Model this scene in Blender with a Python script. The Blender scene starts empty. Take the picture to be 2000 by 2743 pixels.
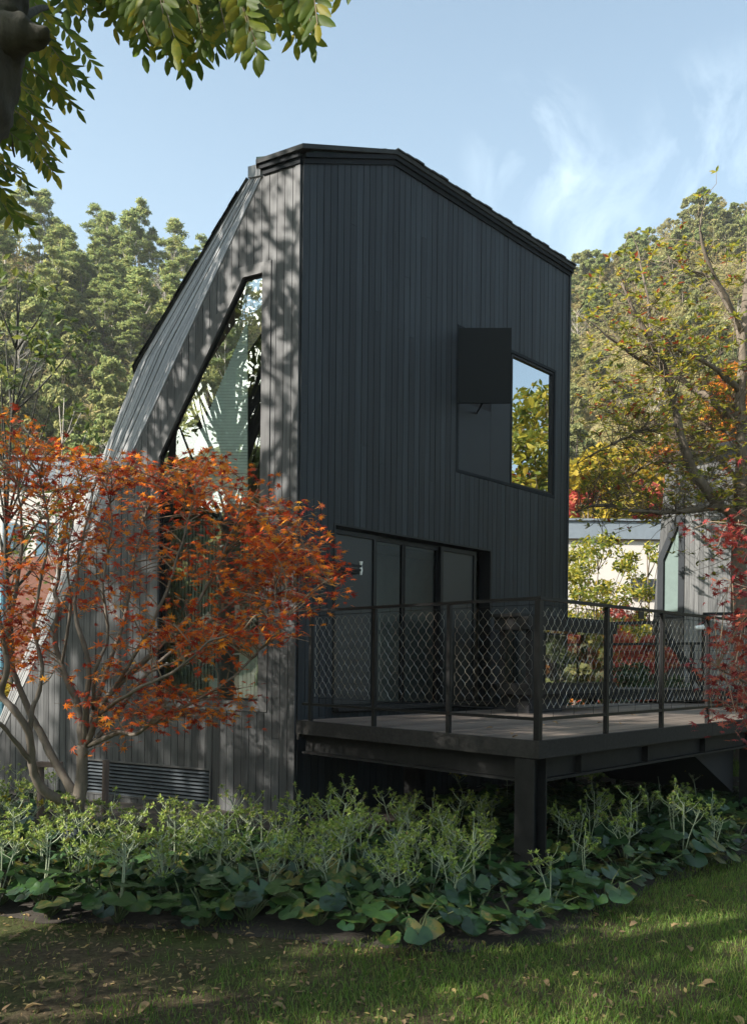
import bpy, math, random
import numpy as np
from mathutils import Vector, Matrix, noise
R_ = math.radians
random.seed(7)
rng = np.random.default_rng(7)
S = bpy.context.scene
COL = S.collection

# ------------------------------------------------------------------ camera, sky, sun, exposure
CAMZ = 1.75
FPX, CX, CY, ROLL = 2210.0, 1000.0, 1774.6, 0.0106      # photograph is 2000 x 2743
cam = bpy.data.cameras.new('camera')
cam.sensor_width = 36.0
cam.lens = 36.0 * FPX / 2743.0
cam.shift_y = (CY - 1371.5) / 2743.0
cam.clip_end = 3000.0
cam_o = bpy.data.objects.new('camera', cam)
cam_o.location = (0, 0, CAMZ)
cam_o.rotation_euler = (math.pi / 2, -ROLL, 0)
COL.objects.link(cam_o)
S.camera = cam_o

SUN_EL, SUN_AZ = R_(35), math.atan2(-0.89, -0.46)       # azimuth measured from +Y towards +X
SUN = Vector((math.sin(SUN_AZ) * math.cos(SUN_EL), math.cos(SUN_AZ) * math.cos(SUN_EL), math.sin(SUN_EL)))
world = bpy.data.worlds.new('World')
S.world = world
world.use_nodes = True
wn = world.node_tree
wn.nodes.clear()
w_out = wn.nodes.new('ShaderNodeOutputWorld')
w_bg = wn.nodes.new('ShaderNodeBackground')
w_bg.inputs['Strength'].default_value = 0.102
sky = wn.nodes.new('ShaderNodeTexSky')
sky.sky_type = 'NISHITA'
sky.sun_disc = False
sky.sun_elevation = SUN_EL
sky.sun_rotation = SUN_AZ
sky.air_density = 1.0
sky.dust_density = 3.0
sky.ozone_density = 1.2
# thin clouds: real sky content, a function of sky direction only
tc = wn.nodes.new('ShaderNodeTexCoord')
mp = wn.nodes.new('ShaderNodeMapping')
mp.inputs['Scale'].default_value = (7.5, 7.5, 4.0)
mp.inputs['Rotation'].default_value = (0.3, 0.5, 0.2)
ns = wn.nodes.new('ShaderNodeTexNoise')
ns.inputs['Scale'].default_value = 1.7
ns.inputs['Detail'].default_value = 8
ns.inputs['Roughness'].default_value = 0.6
ns.inputs['Distortion'].default_value = 0.6
rp = wn.nodes.new('ShaderNodeValToRGB')
rp.color_ramp.elements[0].position = 0.47
rp.color_ramp.elements[0].color = (0, 0, 0, 1)
rp.color_ramp.elements[1].position = 0.80
rp.color_ramp.elements[1].color = (1, 1, 1, 1)
L = wn.links.new
patch = None
for (cx_, cz_, wid, amp) in ((0.185, 0.62, 0.9968, 1.0), (0.41, 0.64, 0.9960, 1.0), (0.27, 0.545, 0.9968, 0.7)):
    dotn = wn.nodes.new('ShaderNodeVectorMath'); dotn.operation = 'DOT_PRODUCT'
    dotn.inputs[1].default_value = Vector((cx_, 1, cz_)).normalized()
    mr = wn.nodes.new('ShaderNodeMapRange'); mr.interpolation_type = 'SMOOTHSTEP'
    mr.inputs['From Min'].default_value = wid; mr.inputs['From Max'].default_value = 0.9999; mr.inputs['To Max'].default_value = amp
    L(tc.outputs['Generated'], dotn.inputs[0]); L(dotn.outputs['Value'], mr.inputs['Value'])
    if patch is None: patch = mr.outputs['Result']
    else:
        ad_ = wn.nodes.new('ShaderNodeMath'); ad_.operation = 'ADD'; L(patch, ad_.inputs[0]); L(mr.outputs['Result'], ad_.inputs[1]); patch = ad_.outputs[0]
sep = wn.nodes.new('ShaderNodeSeparateXYZ'); L(tc.outputs['Generated'], sep.inputs[0])
hz_m = wn.nodes.new('ShaderNodeMapRange'); hz_m.inputs['From Min'].default_value = 0.15; hz_m.inputs['From Max'].default_value = 0.66
hz_m.inputs['To Min'].default_value = 0.26; hz_m.inputs['To Max'].default_value = 0.09; L(sep.outputs['Z'], hz_m.inputs['Value'])
mul = wn.nodes.new('ShaderNodeMath'); mul.operation = 'MULTIPLY'
mx = wn.nodes.new('ShaderNodeMixRGB')
mx.inputs['Color2'].default_value = (7.0, 8.1, 8.7, 1)
L(tc.outputs['Generated'], mp.inputs['Vector'])
L(mp.outputs['Vector'], ns.inputs['Vector'])
L(ns.outputs['Fac'], rp.inputs['Fac'])
L(rp.outputs['Color'], mul.inputs[0])
L(patch, mul.inputs[1])
veil = wn.nodes.new('ShaderNodeMath'); veil.operation = 'MULTIPLY_ADD'
veil.inputs[1].default_value = 0.27; veil.use_clamp = True
L(mul.outputs[0], veil.inputs[0]); L(hz_m.outputs['Result'], veil.inputs[2])
L(veil.outputs[0], mx.inputs['Fac'])
tint = wn.nodes.new('ShaderNodeMixRGB'); tint.blend_type = 'MULTIPLY'; tint.inputs['Fac'].default_value = 1.0
tint.inputs['Color2'].default_value = (0.85, 1.0, 0.93, 1)
L(sky.outputs['Color'], tint.inputs['Color1'])
L(tint.outputs['Color'], mx.inputs['Color1'])
L(mx.outputs['Color'], w_bg.inputs['Color'])
L(w_bg.outputs[0], w_out.inputs['Surface'])

sun = bpy.data.lights.new('sun', 'SUN')
sun.energy = 5.0
sun.angle = R_(0.53)
sun.color = (1.0, 0.94, 0.86)
sun_o = bpy.data.objects.new('sun', sun)
sun_o.rotation_euler = (-SUN).to_track_quat('-Z', 'Y').to_euler()
sun_o.location = (0, 0, 60)
COL.objects.link(sun_o)

S.view_settings.view_transform = 'Standard'
S.view_settings.look = 'None'
S.view_settings.exposure = 1.35
S.view_settings.gamma = 1.0
S.cycles.max_bounces = 8
S.cycles.transparent_max_bounces = 12

# ------------------------------------------------------------------ pixel -> space helpers
CAM = Vector((0, 0, CAMZ))
def ray(x, y):
    dx, dy = x - CX, y - CY
    return Vector(((dx + ROLL * dy) / FPX, 1.0, -(dy - ROLL * dx) / FPX))
def at(x, y, d): return CAM + ray(x, y) * d
def on_plane(x, y, p, n):
    r = ray(x, y)
    return CAM + r * ((Vector(p) - CAM).dot(n) / r.dot(n))
def on_ground(x, y, z=0.0): return on_plane(x, y, (0, 0, z), Vector((0, 0, 1)))

# ------------------------------------------------------------------ object helpers
def tag(o, label=None, cat=None, group=None, kind=None):
    if label: o['label'] = label
    if cat: o['category'] = cat
    if group: o['group'] = group
    if kind: o['kind'] = kind
    return o
def empty(name, loc, label=None, cat=None, group=None):
    o = bpy.data.objects.new(name, None)
    o.location = loc
    o.empty_display_size = 0.2
    COL.objects.link(o)
    return tag(o, label, cat, group)
def world_of(p):
    m = Matrix.Identity(4)
    while p is not None:
        m = Matrix.Translation(p.location) @ m if p.parent is None else m
        p = p.parent
    return m
def link_mesh(name, me, mat, parent=None):
    o = bpy.data.objects.new(name, me)
    COL.objects.link(o)
    if mat is not None: me.materials.append(mat)
    if parent is not None:
        o.parent = parent
        o.matrix_parent_inverse = world_of(parent).inverted() if parent.type == 'EMPTY' else Matrix.Identity(4)
    return o
def np_mesh(name, V, F, mat, parent=None, smooth=False):
    """V (n,3) array, F (m,k) array: every face has k corners"""
    V = np.asarray(V, dtype=np.float32); F = np.asarray(F, dtype=np.int32)
    me = bpy.data.meshes.new(name)
    me.vertices.add(len(V)); me.vertices.foreach_set('co', V.ravel())
    k = F.shape[1]
    me.loops.add(F.size); me.loops.foreach_set('vertex_index', F.ravel())
    me.polygons.add(len(F))
    me.polygons.foreach_set('loop_start', np.arange(0, F.size, k, dtype=np.int32))
    me.polygons.foreach_set('use_smooth', np.full(len(F), smooth))
    me.update(calc_edges=True)
    return link_mesh(name, me, mat, parent)
class MB:
    def __init__(self): self.v = []; self.f = []
    def add(self, vs, fs):
        b = len(self.v)
        self.v += [tuple(p) for p in vs]
        self.f += [tuple(b + i for i in f) for f in fs]
    def hexa(self, p):      # p: 4 bottom + 4 top corners
        self.add(p, [(3, 2, 1, 0), (4, 5, 6, 7), (0, 1, 5, 4), (1, 2, 6, 5), (2, 3, 7, 6), (3, 0, 4, 7)])
    def box(self, c, ax, ay, az):   # centre and three half-axis vectors
        c, ax, ay, az = Vector(c), Vector(ax), Vector(ay), Vector(az)
        self.hexa([c - ax - ay - az, c + ax - ay - az, c + ax + ay - az, c - ax + ay - az,
                   c - ax - ay + az, c + ax - ay + az, c + ax + ay + az, c - ax + ay + az])
    def bar(self, p, q, w, h, up=(0, 0, 1)):    # rectangular bar between two points
        p, q = Vector(p), Vector(q)
        d = (q - p).normalized()
        s = d.cross(Vector(up))
        if s.length < 1e-4: s = d.cross(Vector((1, 0, 0)))
        s.normalize(); u = s.cross(d).normalized()
        self.box((p + q) / 2, (q - p) / 2, s * (w / 2), u * (h / 2))
    def prism(self, poly, ext):     # polygon extruded by a vector
        n = len(poly); ext = Vector(ext)
        a = [Vector(p) for p in poly]; b = [p + ext for p in a]
        self.add(a + b, [tuple(range(n))[::-1], tuple(range(n, 2 * n))] +
                 [(i, (i + 1) % n, n + (i + 1) % n, n + i) for i in range(n)])
    def tube(self, pts, rad, sides=6, cap=True):
        pts = [Vector(p) for p in pts]
        n = len(pts)
        if not hasattr(rad, '__len__'): rad = [rad] * n
        t0 = (pts[1] - pts[0]).normalized()
        a = t0.cross(Vector((0, 0, 1)))
        if a.length < 1e-3: a = t0.cross(Vector((1, 0, 0)))
        a.normalize()
        vs = []
        for i, p in enumerate(pts):
            t = (pts[min(i + 1, n - 1)] - pts[max(i - 1, 0)]).normalized()
            a = (a - t * a.dot(t))
            if a.length < 1e-5: a = t.cross(Vector((0.3, 0.2, 0.9)))
            a.normalize(); b = t.cross(a)
            for k in range(sides):
                th = 2 * math.pi * k / sides
                vs.append(p + (a * math.cos(th) + b * math.sin(th)) * rad[i])
        fs = [(i * sides + k, i * sides + (k + 1) % sides, (i + 1) * sides + (k + 1) % sides, (i + 1) * sides + k)
              for i in range(n - 1) for k in range(sides)]
        if cap:
            fs += [tuple(range(sides))[::-1], tuple(range((n - 1) * sides, n * sides))]
        self.add(vs, fs)
    def roughen(self, amp, freq):
        self.v = [tuple(Vector(p) + noise.noise_vector(Vector(p) * freq) * amp) for p in self.v]
        return self
    def build(self, name, mat, parent=None, smooth=False):
        me = bpy.data.meshes.new(name)
        me.from_pydata(self.v, [], self.f)
        if smooth: me.polygons.foreach_set('use_smooth', np.ones(len(me.polygons), dtype=bool))
        me.update()
        return link_mesh(name, me, mat, parent)
def copy_tree(o, loc=None, rz=None, sc=None, parent=None):
    c = o.copy(); COL.objects.link(c)
    if parent is not None: c.parent = parent
    if loc is not None: c.location = loc
    if rz is not None: c.rotation_euler = (c.rotation_euler[0], c.rotation_euler[1], rz)
    if sc is not None: c.scale = sc if hasattr(sc, '__len__') else (sc, sc, sc)
    for ch in list(o.children): copy_tree(ch, parent=c)
    return c
def smooth_line(pts, n=4):
    pts = [Vector(p) for p in pts]
    if len(pts) < 3: return pts
    P = [pts[0] * 2 - pts[1]] + pts + [pts[-1] * 2 - pts[-2]]
    out = []
    for i in range(1, len(P) - 2):
        p0, p1, p2, p3 = P[i - 1:i + 3]
        for k in range(n):
            t = k / n
            out.append(0.5 * ((2 * p1) + (p2 - p0) * t + (2 * p0 - 5 * p1 + 4 * p2 - p3) * t * t + (3 * p1 - p0 - 3 * p2 + p3) * t ** 3))
    out.append(pts[-1])
    return out
def rand_rot(n, flat=0.0):
    """random rotation matrices (n,3,3); flat pulls the leaf normals towards +Z"""
    nz = rng.normal(size=(n, 3)); nz[:, 2] = np.abs(nz[:, 2]) + flat
    nz /= np.linalg.norm(nz, axis=1)[:, None]
    t = rng.normal(size=(n, 3)); t -= nz * (t * nz).sum(1)[:, None]
    t /= np.linalg.norm(t, axis=1)[:, None]
    b = np.cross(nz, t)
    return np.stack([t, b, nz], axis=2)
def scatter(tv, tf, pos, rot, sc):
    tv = np.asarray(tv, float); tf = np.asarray(tf, int)
    n = len(pos); k = len(tv)
    V = np.einsum('nij,kj->nki', rot, tv) * np.asarray(sc).reshape(-1, 1, 1) + np.asarray(pos)[:, None, :]
    F = tf[None] + (np.arange(n) * k)[:, None, None]
    return V.reshape(-1, 3), F.reshape(-1, tf.shape[1])

# ------------------------------------------------------------------ materials
def new_mat(name):
    m = bpy.data.materials.new(name); m.use_nodes = True
    nt = m.node_tree; nt.nodes.clear()
    out = nt.nodes.new('ShaderNodeOutputMaterial')
    return m, nt, out
def nd(nt, typ, **kw):
    n = nt.nodes.new(typ)
    for k, v in kw.items():
        if k.startswith('_'): setattr(n, k[1:], v)
        else:
            key = k.replace('__', ' ')
            n.inputs[int(key[1:]) if key[0] == 'i' and key[1:].isdigit() else key].default_value = v
    return n
def ramp(nt, stops):
    n = nt.nodes.new('ShaderNodeValToRGB'); e = n.color_ramp.elements
    while len(e) < len(stops): e.new(0.5)
    for el, (p, c) in zip(e, stops):
        el.position = p; el.color = (c[0], c[1], c[2], 1)
    return n
def leaf_mat(name, stops, trans=0.35, rough=0.45, spec=0.3, tboost=1.5, spots=0):
    m, nt, out = new_mat(name); l = nt.links.new
    g = nd(nt, 'ShaderNodeNewGeometry')
    r = ramp(nt, stops)
    oi = nd(nt, 'ShaderNodeObjectInfo')
    ad = nd(nt, 'ShaderNodeMath', _operation='MULTIPLY_ADD', i1=0.22, i2=-0.11)
    l(oi.outputs['Random'], ad.inputs[0])
    sm = nd(nt, 'ShaderNodeMath', _operation='ADD')
    l(g.outputs['Random Per Island'], sm.inputs[0]); l(ad.outputs[0], sm.inputs[1])
    l(sm.outputs[0], r.inputs['Fac'])
    if spots:
        tco = nd(nt, 'ShaderNodeTexCoord'); no = nd(nt, 'ShaderNodeTexNoise', Scale=spots, Detail=6.0, Roughness=.7); l(tco.outputs['Object'], no.inputs['Vector'])
        ns2 = nd(nt, 'ShaderNodeMath', _operation='MULTIPLY_ADD', i1=.9, i2=-.45); l(no.outputs['Fac'], ns2.inputs[0])
        s3 = nd(nt, 'ShaderNodeMath', _operation='ADD'); l(sm.outputs[0], s3.inputs[0]); l(ns2.outputs[0], s3.inputs[1]); l(s3.outputs[0], r.inputs['Fac'])
    p = nd(nt, 'ShaderNodeBsdfPrincipled', Roughness=rough)
    p.inputs['Specular IOR Level'].default_value = spec
    l(r.outputs['Color'], p.inputs['Base Color'])
    tr = nd(nt, 'ShaderNodeBsdfTranslucent')
    mu = nd(nt, 'ShaderNodeVectorMath', _operation='SCALE'); mu.inputs['Scale'].default_value = tboost
    l(r.outputs['Color'], mu.inputs[0]); l(mu.outputs[0], tr.inputs['Color'])
    mx_ = nd(nt, 'ShaderNodeMixShader', Fac=trans)
    l(p.outputs[0], mx_.inputs[1]); l(tr.outputs[0], mx_.inputs[2]); l(mx_.outputs[0], out.inputs['Surface'])
    return m
def plain(name, col, rough=0.6, metal=0.0, spec=0.5, var=0.25, scale=6.0, bump=0.0, stretch=(1, 1, 1)):
    m, nt, out = new_mat(name); l = nt.links.new
    t = nd(nt, 'ShaderNodeTexCoord'); mp_ = nd(nt, 'ShaderNodeMapping'); mp_.inputs['Scale'].default_value = stretch
    n = nd(nt, 'ShaderNodeTexNoise', Scale=scale, Detail=8.0, Roughness=0.65)
    l(t.outputs['Object'], mp_.inputs[0]); l(mp_.outputs[0], n.inputs['Vector'])
    r = ramp(nt, [(0.25, [c * (1 - var) for c in col]), (0.75, [c * (1 + var) for c in col])])
    l(n.outputs['Fac'], r.inputs['Fac'])
    p = nd(nt, 'ShaderNodeBsdfPrincipled', Roughness=rough, Metallic=metal)
    p.inputs['Specular IOR Level'].default_value = spec
    l(r.outputs['Color'], p.inputs['Base Color'])
    if bump:
        b = nd(nt, 'ShaderNodeBump', Strength=bump, Distance=0.01)
        l(n.outputs['Fac'], b.inputs['Height']); l(b.outputs[0], p.inputs['Normal'])
    l(p.outputs[0], out.inputs['Surface'])
    return m
def wood(name, c0, c1, rough=0.55, spec=0.4, isl=0.35, knots=True, axis='z', bump=0.35):
    m, nt, out = new_mat(name); l = nt.links.new
    t = nd(nt, 'ShaderNodeTexCoord'); mp_ = nd(nt, 'ShaderNodeMapping')
    g = nd(nt, 'ShaderNodeNewGeometry')
    mp_.inputs['Scale'].default_value = {'z': (38, 38, 1.3), 'x': (1.3, 38, 38)}[axis]
    off = nd(nt, 'ShaderNodeVectorMath', _operation='SCALE'); off.inputs[0].default_value = (0, 0, 40.0)
    l(g.outputs['Random Per Island'], off.inputs['Scale'])
    av = nd(nt, 'ShaderNodeVectorMath', _operation='ADD')
    l(t.outputs['Object'], av.inputs[0]); l(off.outputs[0], av.inputs[1]); l(av.outputs[0], mp_.inputs[0])
    n = nd(nt, 'ShaderNodeTexNoise', Scale=1.0, Detail=6.0, Roughness=0.7)
    l(mp_.outputs[0], n.inputs['Vector'])
    r = ramp(nt, [(0.3, c0), (0.7, c1)])
    l(n.outputs['Fac'], r.inputs['Fac'])
    k = nd(nt, 'ShaderNodeMath', _operation='MULTIPLY_ADD', i1=isl, i2=1 - isl / 2)
    l(g.outputs['Random Per Island'], k.inputs[0])
    big = nd(nt, 'ShaderNodeTexNoise', Scale=0.9, Detail=5.0)
    l(t.outputs['Object'], big.inputs['Vector'])
    k2 = nd(nt, 'ShaderNodeMath', _operation='MULTIPLY_ADD', i1=0.7, i2=0.65)
    l(big.outputs['Fac'], k2.inputs[0])
    km = nd(nt, 'ShaderNodeMath', _operation='MULTIPLY'); l(k.outputs[0], km.inputs[0]); l(k2.outputs[0], km.inputs[1])
    last = km
    if knots:
        mk = nd(nt, 'ShaderNodeMapping'); mk.inputs['Scale'].default_value = (9, 9, 1.6)
        l(av.outputs[0], mk.inputs[0])
        vo = nd(nt, 'ShaderNodeTexVoronoi', Scale=1.0); l(mk.outputs[0], vo.inputs['Vector'])
        kr = nd(nt, 'ShaderNodeMapRange'); kr.inputs['From Min'].default_value = 0.05; kr.inputs['From Max'].default_value = 0.13
        kr.inputs['To Min'].default_value = 0.45
        l(vo.outputs['Distance'], kr.inputs['Value'])
        last = nd(nt, 'ShaderNodeMath', _operation='MULTIPLY'); l(km.outputs[0], last.inputs[0]); l(kr.outputs[0], last.inputs[1])
    sc = nd(nt, 'ShaderNodeVectorMath', _operation='SCALE')
    l(r.outputs['Color'], sc.inputs[0]); l(last.outputs[0], sc.inputs['Scale'])
    p = nd(nt, 'ShaderNodeBsdfPrincipled', Roughness=rough)
    p.inputs['Specular IOR Level'].default_value = spec
    l(sc.outputs[0], p.inputs['Base Color'])
    b = nd(nt, 'ShaderNodeBump', Strength=bump, Distance=0.004)
    l(n.outputs['Fac'], b.inputs['Height']); l(b.outputs[0], p.inputs['Normal'])
    l(p.outputs[0], out.inputs['Surface'])
    return m
def glass(name, tint, refl, fres=0.9, rough=0.0):
    m, nt, out = new_mat(name); l = nt.links.new
    fr = nd(nt, 'ShaderNodeFresnel', IOR=1.5)
    a = nd(nt, 'ShaderNodeMath', _operation='MULTIPLY_ADD', i1=fres, i2=refl); a.use_clamp = True
    l(fr.outputs[0], a.inputs[0])
    tr = nd(nt, 'ShaderNodeBsdfTransparent', Color=(*tint, 1))
    gl = nd(nt, 'ShaderNodeBsdfGlossy', Roughness=rough, Color=(0.95, 0.98, 1, 1))
    n = nd(nt, 'ShaderNodeTexNoise', Scale=1.3, Detail=1.0)
    t = nd(nt, 'ShaderNodeTexCoord'); l(t.outputs['Object'], n.inputs['Vector'])
    b = nd(nt, 'ShaderNodeBump', Strength=0.06, Distance=0.02); l(n.outputs['Fac'], b.inputs['Height']); l(b.outputs[0], gl.inputs['Normal'])
    mx_ = nd(nt, 'ShaderNodeMixShader')
    l(a.outputs[0], mx_.inputs[0]); l(tr.outputs[0], mx_.inputs[1]); l(gl.outputs[0], mx_.inputs[2]); l(mx_.outputs[0], out.inputs['Surface'])
    return m

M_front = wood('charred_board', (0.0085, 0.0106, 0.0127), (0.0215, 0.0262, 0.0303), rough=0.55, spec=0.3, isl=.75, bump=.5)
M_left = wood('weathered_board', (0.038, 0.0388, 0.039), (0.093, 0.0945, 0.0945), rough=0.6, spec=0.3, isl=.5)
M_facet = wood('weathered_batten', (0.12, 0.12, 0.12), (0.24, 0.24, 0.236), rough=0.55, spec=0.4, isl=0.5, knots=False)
M_trimd = wood('dark_trim', (0.008, 0.010, 0.012), (0.015, 0.018, 0.021), rough=0.7, spec=0.12, knots=False, bump=0.2)
M_triml = wood('grey_trim', (0.05, 0.05, 0.049), (0.085, 0.084, 0.082), rough=0.6, knots=False)
M_black = plain('black_backing', (0.008, 0.008, 0.009), rough=0.8)
M_roof = plain('bitumen_shingle', (0.022, 0.024, 0.024), rough=0.85, var=0.5, scale=9, bump=0.4)
M_rust = plain('rusty_soffit', (0.14, 0.07, 0.045), rough=0.8, var=0.6, scale=12, bump=0.3)
M_copper = plain('green_bitumen', (0.02, 0.055, 0.05), rough=0.7, var=0.4)
M_steel = plain('black_steel', (0.006, 0.0063, 0.0066), rough=0.45, spec=.25, var=0.3, scale=14)
M_beam = plain('weathered_black_steel', (0.010, 0.010, 0.0098), rough=0.65, spec=.25, var=0.7, scale=9, bump=0.25)
M_rim = wood('rim_board', (0.012, 0.0115, 0.011), (0.03, 0.028, 0.026), rough=0.7, spec=.2, axis='x', knots=False)
M_deck = wood('deck_board', (0.075, 0.06, 0.049), (0.15, 0.122, 0.10), rough=0.6, axis='x', knots=False, isl=0.5)
M_panel = plain('graphite_panel', (0.017, 0.020, 0.024), rough=0.5, spec=.25, var=0.12, scale=3)
M_shut = plain('graphite_shutter', (0.007, 0.009, 0.0095), rough=0.6, spec=.12, var=0.12, scale=3)
M_wire = plain('stainless_wire', (0.42, 0.40, 0.35), rough=0.35, metal=1.0, var=0.1)
M_white = plain('white_render', (0.52, 0.49, 0.455), rough=0.9, var=0.06, scale=2)
M_zinc = plain('grey_zinc', (0.17, 0.20, 0.23), rough=0.5, var=0.1)
M_terra = plain('terracotta_render', (0.19, 0.085, 0.06), rough=0.9, var=0.2)
M_blue = plain('blue_paint', (0.11, 0.26, 0.33), rough=0.5, var=0.15)
M_pale = plain('pale_plastic', (0.7, 0.7, 0.66), rough=0.5, var=0.05)
M_curt = plain('pale_green_blind', (0.80, 0.90, 0.84), rough=0.9, var=0.08)
M_room = plain('room_wall', (0.16, 0.18, 0.17), rough=0.9, var=0.1)
M_glassL = glass('reflective_glass', (0.95, 1.0, 0.97), 0.22, 0.9)
M_glassR = glass('mirror_glass', (0.3, 0.35, 0.37), 0.50, 0.7)
M_glassC = glass('counter_glass', (0.6, 0.65, 0.63), 0.30, 0.9)
M_glassD = glass('dark_glass', (0.75, 0.78, 0.77), 0.0, 0.42, .2)
M_bark = plain('brown_bark', (0.12, 0.095, 0.07), rough=0.9, var=0.5, scale=14, bump=0.6, stretch=(1, 1, 0.35))
M_barkd = plain('dark_mossy_bark', (0.045, 0.042, 0.032), rough=0.95, var=0.6, scale=16, bump=1.0, stretch=(1, 1, 0.5))
M_barkm = plain('maple_bark', (0.12, 0.098, 0.075), rough=0.8, var=0.4, scale=18, bump=0.4, stretch=(1, 1, 0.4))
M_twig = plain('maple_twig', (0.16, 0.115, 0.07), rough=0.7, var=0.3)
M_barkp = plain('pale_bark', (0.36, 0.32, 0.27), rough=0.9, var=0.35, scale=5)
M_stake = plain('stake_wood', (0.13, 0.095, 0.08), rough=0.85, var=0.5, scale=16, bump=0.4, stretch=(1, 1, 0.2))
M_wrap = plain('trunk_wrap', (0.045, 0.055, 0.075), rough=0.9, var=0.3, scale=30)
L_maple = leaf_mat('maple_leaves', [(0.0, (0.20, 0.022, 0.012)), (0.3, (0.42, 0.06, 0.018)), (0.55, (0.55, 0.14, 0.02)), (0.86, (0.60, 0.235, 0.025)), (1.0, (0.50, 0.33, 0.04))], 0.5, 0.5, 0.2, 1.45, 1.6)
L_red = leaf_mat('red_maple_leaves', [(0.0, (0.14, 0.014, 0.018)), (0.5, (0.27, 0.04, 0.035)), (1.0, (0.36, 0.10, 0.05))], 0.4, 0.5, 0.3, 1.3)
L_pinn = leaf_mat('pinnate_leaves', [(0.0, (0.05, 0.085, 0.015)), (0.55, (0.085, 0.125, 0.016)), (0.9, (0.15, 0.165, 0.018)), (1.0, (0.24, 0.21, 0.02))], 0.6, 0.5, 0.2, 2.0, 12)
L_ros = leaf_mat('rosette_leaves', [(0.0, (0.08, 0.12, 0.024)), (0.4, (0.19, 0.21, 0.032)), (0.8, (0.38, 0.33, 0.04)), (0.97, (0.42, 0.31, 0.045)), (1.0, (0.28, 0.06, 0.025))], 0.4, 0.4, 0.4)
L_green = leaf_mat('green_leaves', [(0.0, (0.035, 0.06, 0.018)), (0.6, (0.075, 0.105, 0.025)), (1.0, (0.15, 0.16, 0.03))], 0.35, 0.45, 0.3)
L_dark = leaf_mat('dark_evergreen_leaves', [(0.0, (0.02, 0.045, 0.02)), (1.0, (0.06, 0.085, 0.025))], 0.25, 0.4, 0.4)
L_pine = leaf_mat('pine_needles', [(0.0, (0.13, 0.18, 0.07)), (0.6, (0.23, 0.27, 0.095)), (1.0, (0.35, 0.33, 0.11))], 0.45, 0.6, 0.2)
L_hill = leaf_mat('hill_leaves', [(0.0, (0.07, 0.095, 0.04)), (0.5, (0.24, 0.25, 0.10)), (1.0, (0.36, 0.34, 0.14))], 0.45, 0.6, 0.2)
L_scrub = leaf_mat('scrub_leaves', [(0.0, (0.18, 0.185, 0.07)), (0.5, (0.29, 0.27, 0.105)), (0.8, (0.36, 0.30, 0.13)), (1.0, (0.36, 0.25, 0.12))], 0.45, 0.7, 0.15)
L_orange = leaf_mat('orange_leaves', [(0.0, (0.36, 0.10, 0.015)), (0.6, (0.50, 0.20, 0.02)), (1.0, (0.52, 0.33, 0.04))], 0.45, 0.6, 0.2)
L_yellow = leaf_mat('yellow_green_leaves', [(0.0, (0.12, 0.12, 0.02)), (0.5, (0.28, 0.22, 0.03)), (1.0, (0.42, 0.30, 0.03))], 0.45, 0.6, 0.2)
L_pink = leaf_mat('crimson_leaves', [(0.0, (0.26, 0.03, 0.03)), (0.6, (0.40, 0.09, 0.075)), (1.0, (0.45, 0.20, 0.08))], 0.45, 0.6, 0.2)
L_leop = leaf_mat('leopard_plant_leaves', [(0.0, (0.010, 0.028, 0.012)), (0.5, (0.018, 0.048, 0.016)), (0.85, (0.034, 0.075, 0.017)), (0.97, (0.07, 0.10, 0.02)), (1.0, (0.14, 0.12, 0.03))], 0.15, 0.3, 0.5, 1.5, 22)
L_stalk = leaf_mat('flower_stalk_green', [(0.0, (0.20, 0.24, 0.14)), (1.0, (0.33, 0.37, 0.25))], 0.1, 0.6, 0.3)
L_pet = leaf_mat('petiole_green', [(0.0, (0.05, 0.08, 0.03)), (1.0, (0.10, 0.12, 0.05))], 0.1, 0.6, 0.3)
L_tuft = leaf_mat('seed_head_green', [(0.0, (0.15, 0.22, 0.045)), (0.7, (0.29, 0.36, 0.09)), (0.92, (0.33, 0.32, 0.09)), (1.0, (0.34, 0.24, 0.12))], 0.35, 0.6, 0.2)
L_tufty = leaf_mat('seed_head_yellow', [(0.0, (0.22, 0.22, 0.04)), (1.0, (0.42, 0.34, 0.03))], 0.35, 0.6, 0.2)
L_grass = leaf_mat('grass_blades', [(0.0, (0.055, 0.11, 0.015)), (0.7, (0.10, 0.175, 0.025)), (1.0, (0.19, 0.19, 0.06))], 0.35, 0.5, 0.3)
L_dead = leaf_mat('dry_leaves', [(0.0, (0.10, 0.065, 0.04)), (0.6, (0.22, 0.15, 0.08)), (1.0, (0.36, 0.27, 0.10))], 0.2, 0.7, 0.2)

# ------------------------------------------------------------------ leaf templates
def star_leaf():
    out = [(0, -0.42, 0)]
    lob = [(-128, .55), (-84, .82), (-42, .98), (0, 1.05), (42, .98), (84, .82), (128, .55)]
    ring = []
    for i, (a, l_) in enumerate(lob):
        if i: 
            am = R_((a + lob[i - 1][0]) / 2); ring.append((math.sin(am) * .30, math.cos(am) * .30, 0.0))
        a = R_(a); ring.append((math.sin(a) * l_, math.cos(a) * l_, -0.14 * l_ * l_))
    v = [(0, 0, 0.03)] + ring + [(0, -0.12, 0)]
    n = len(v)
    return v, [(0, i, i + 1) for i in range(1, n - 1)] + [(0, n - 1, 1)]
STAR = star_leaf()
OVAL = ([(0, 0, 0), (.17, .25, .03), (.2, .55, .02), (0, 1, -.08), (-.2, .55, .02), (-.17, .25, .03), (0, .45, -.03)],
        [(0, 1, 6), (1, 2, 6), (2, 3, 6), (3, 4, 6), (4, 5, 6), (5, 0, 6)])
QUAD = ([(-.5, -.5, 0), (.5, -.35, .08), (.4, .5, 0), (-.35, .45, .1)], [(0, 1, 2, 3)])
NEED = ([(-.12, -.5, 0), (.12, -.5, .02), (.05, .6, .06), (-.08, .55, 0)], [(0, 1, 2, 3)])

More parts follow.
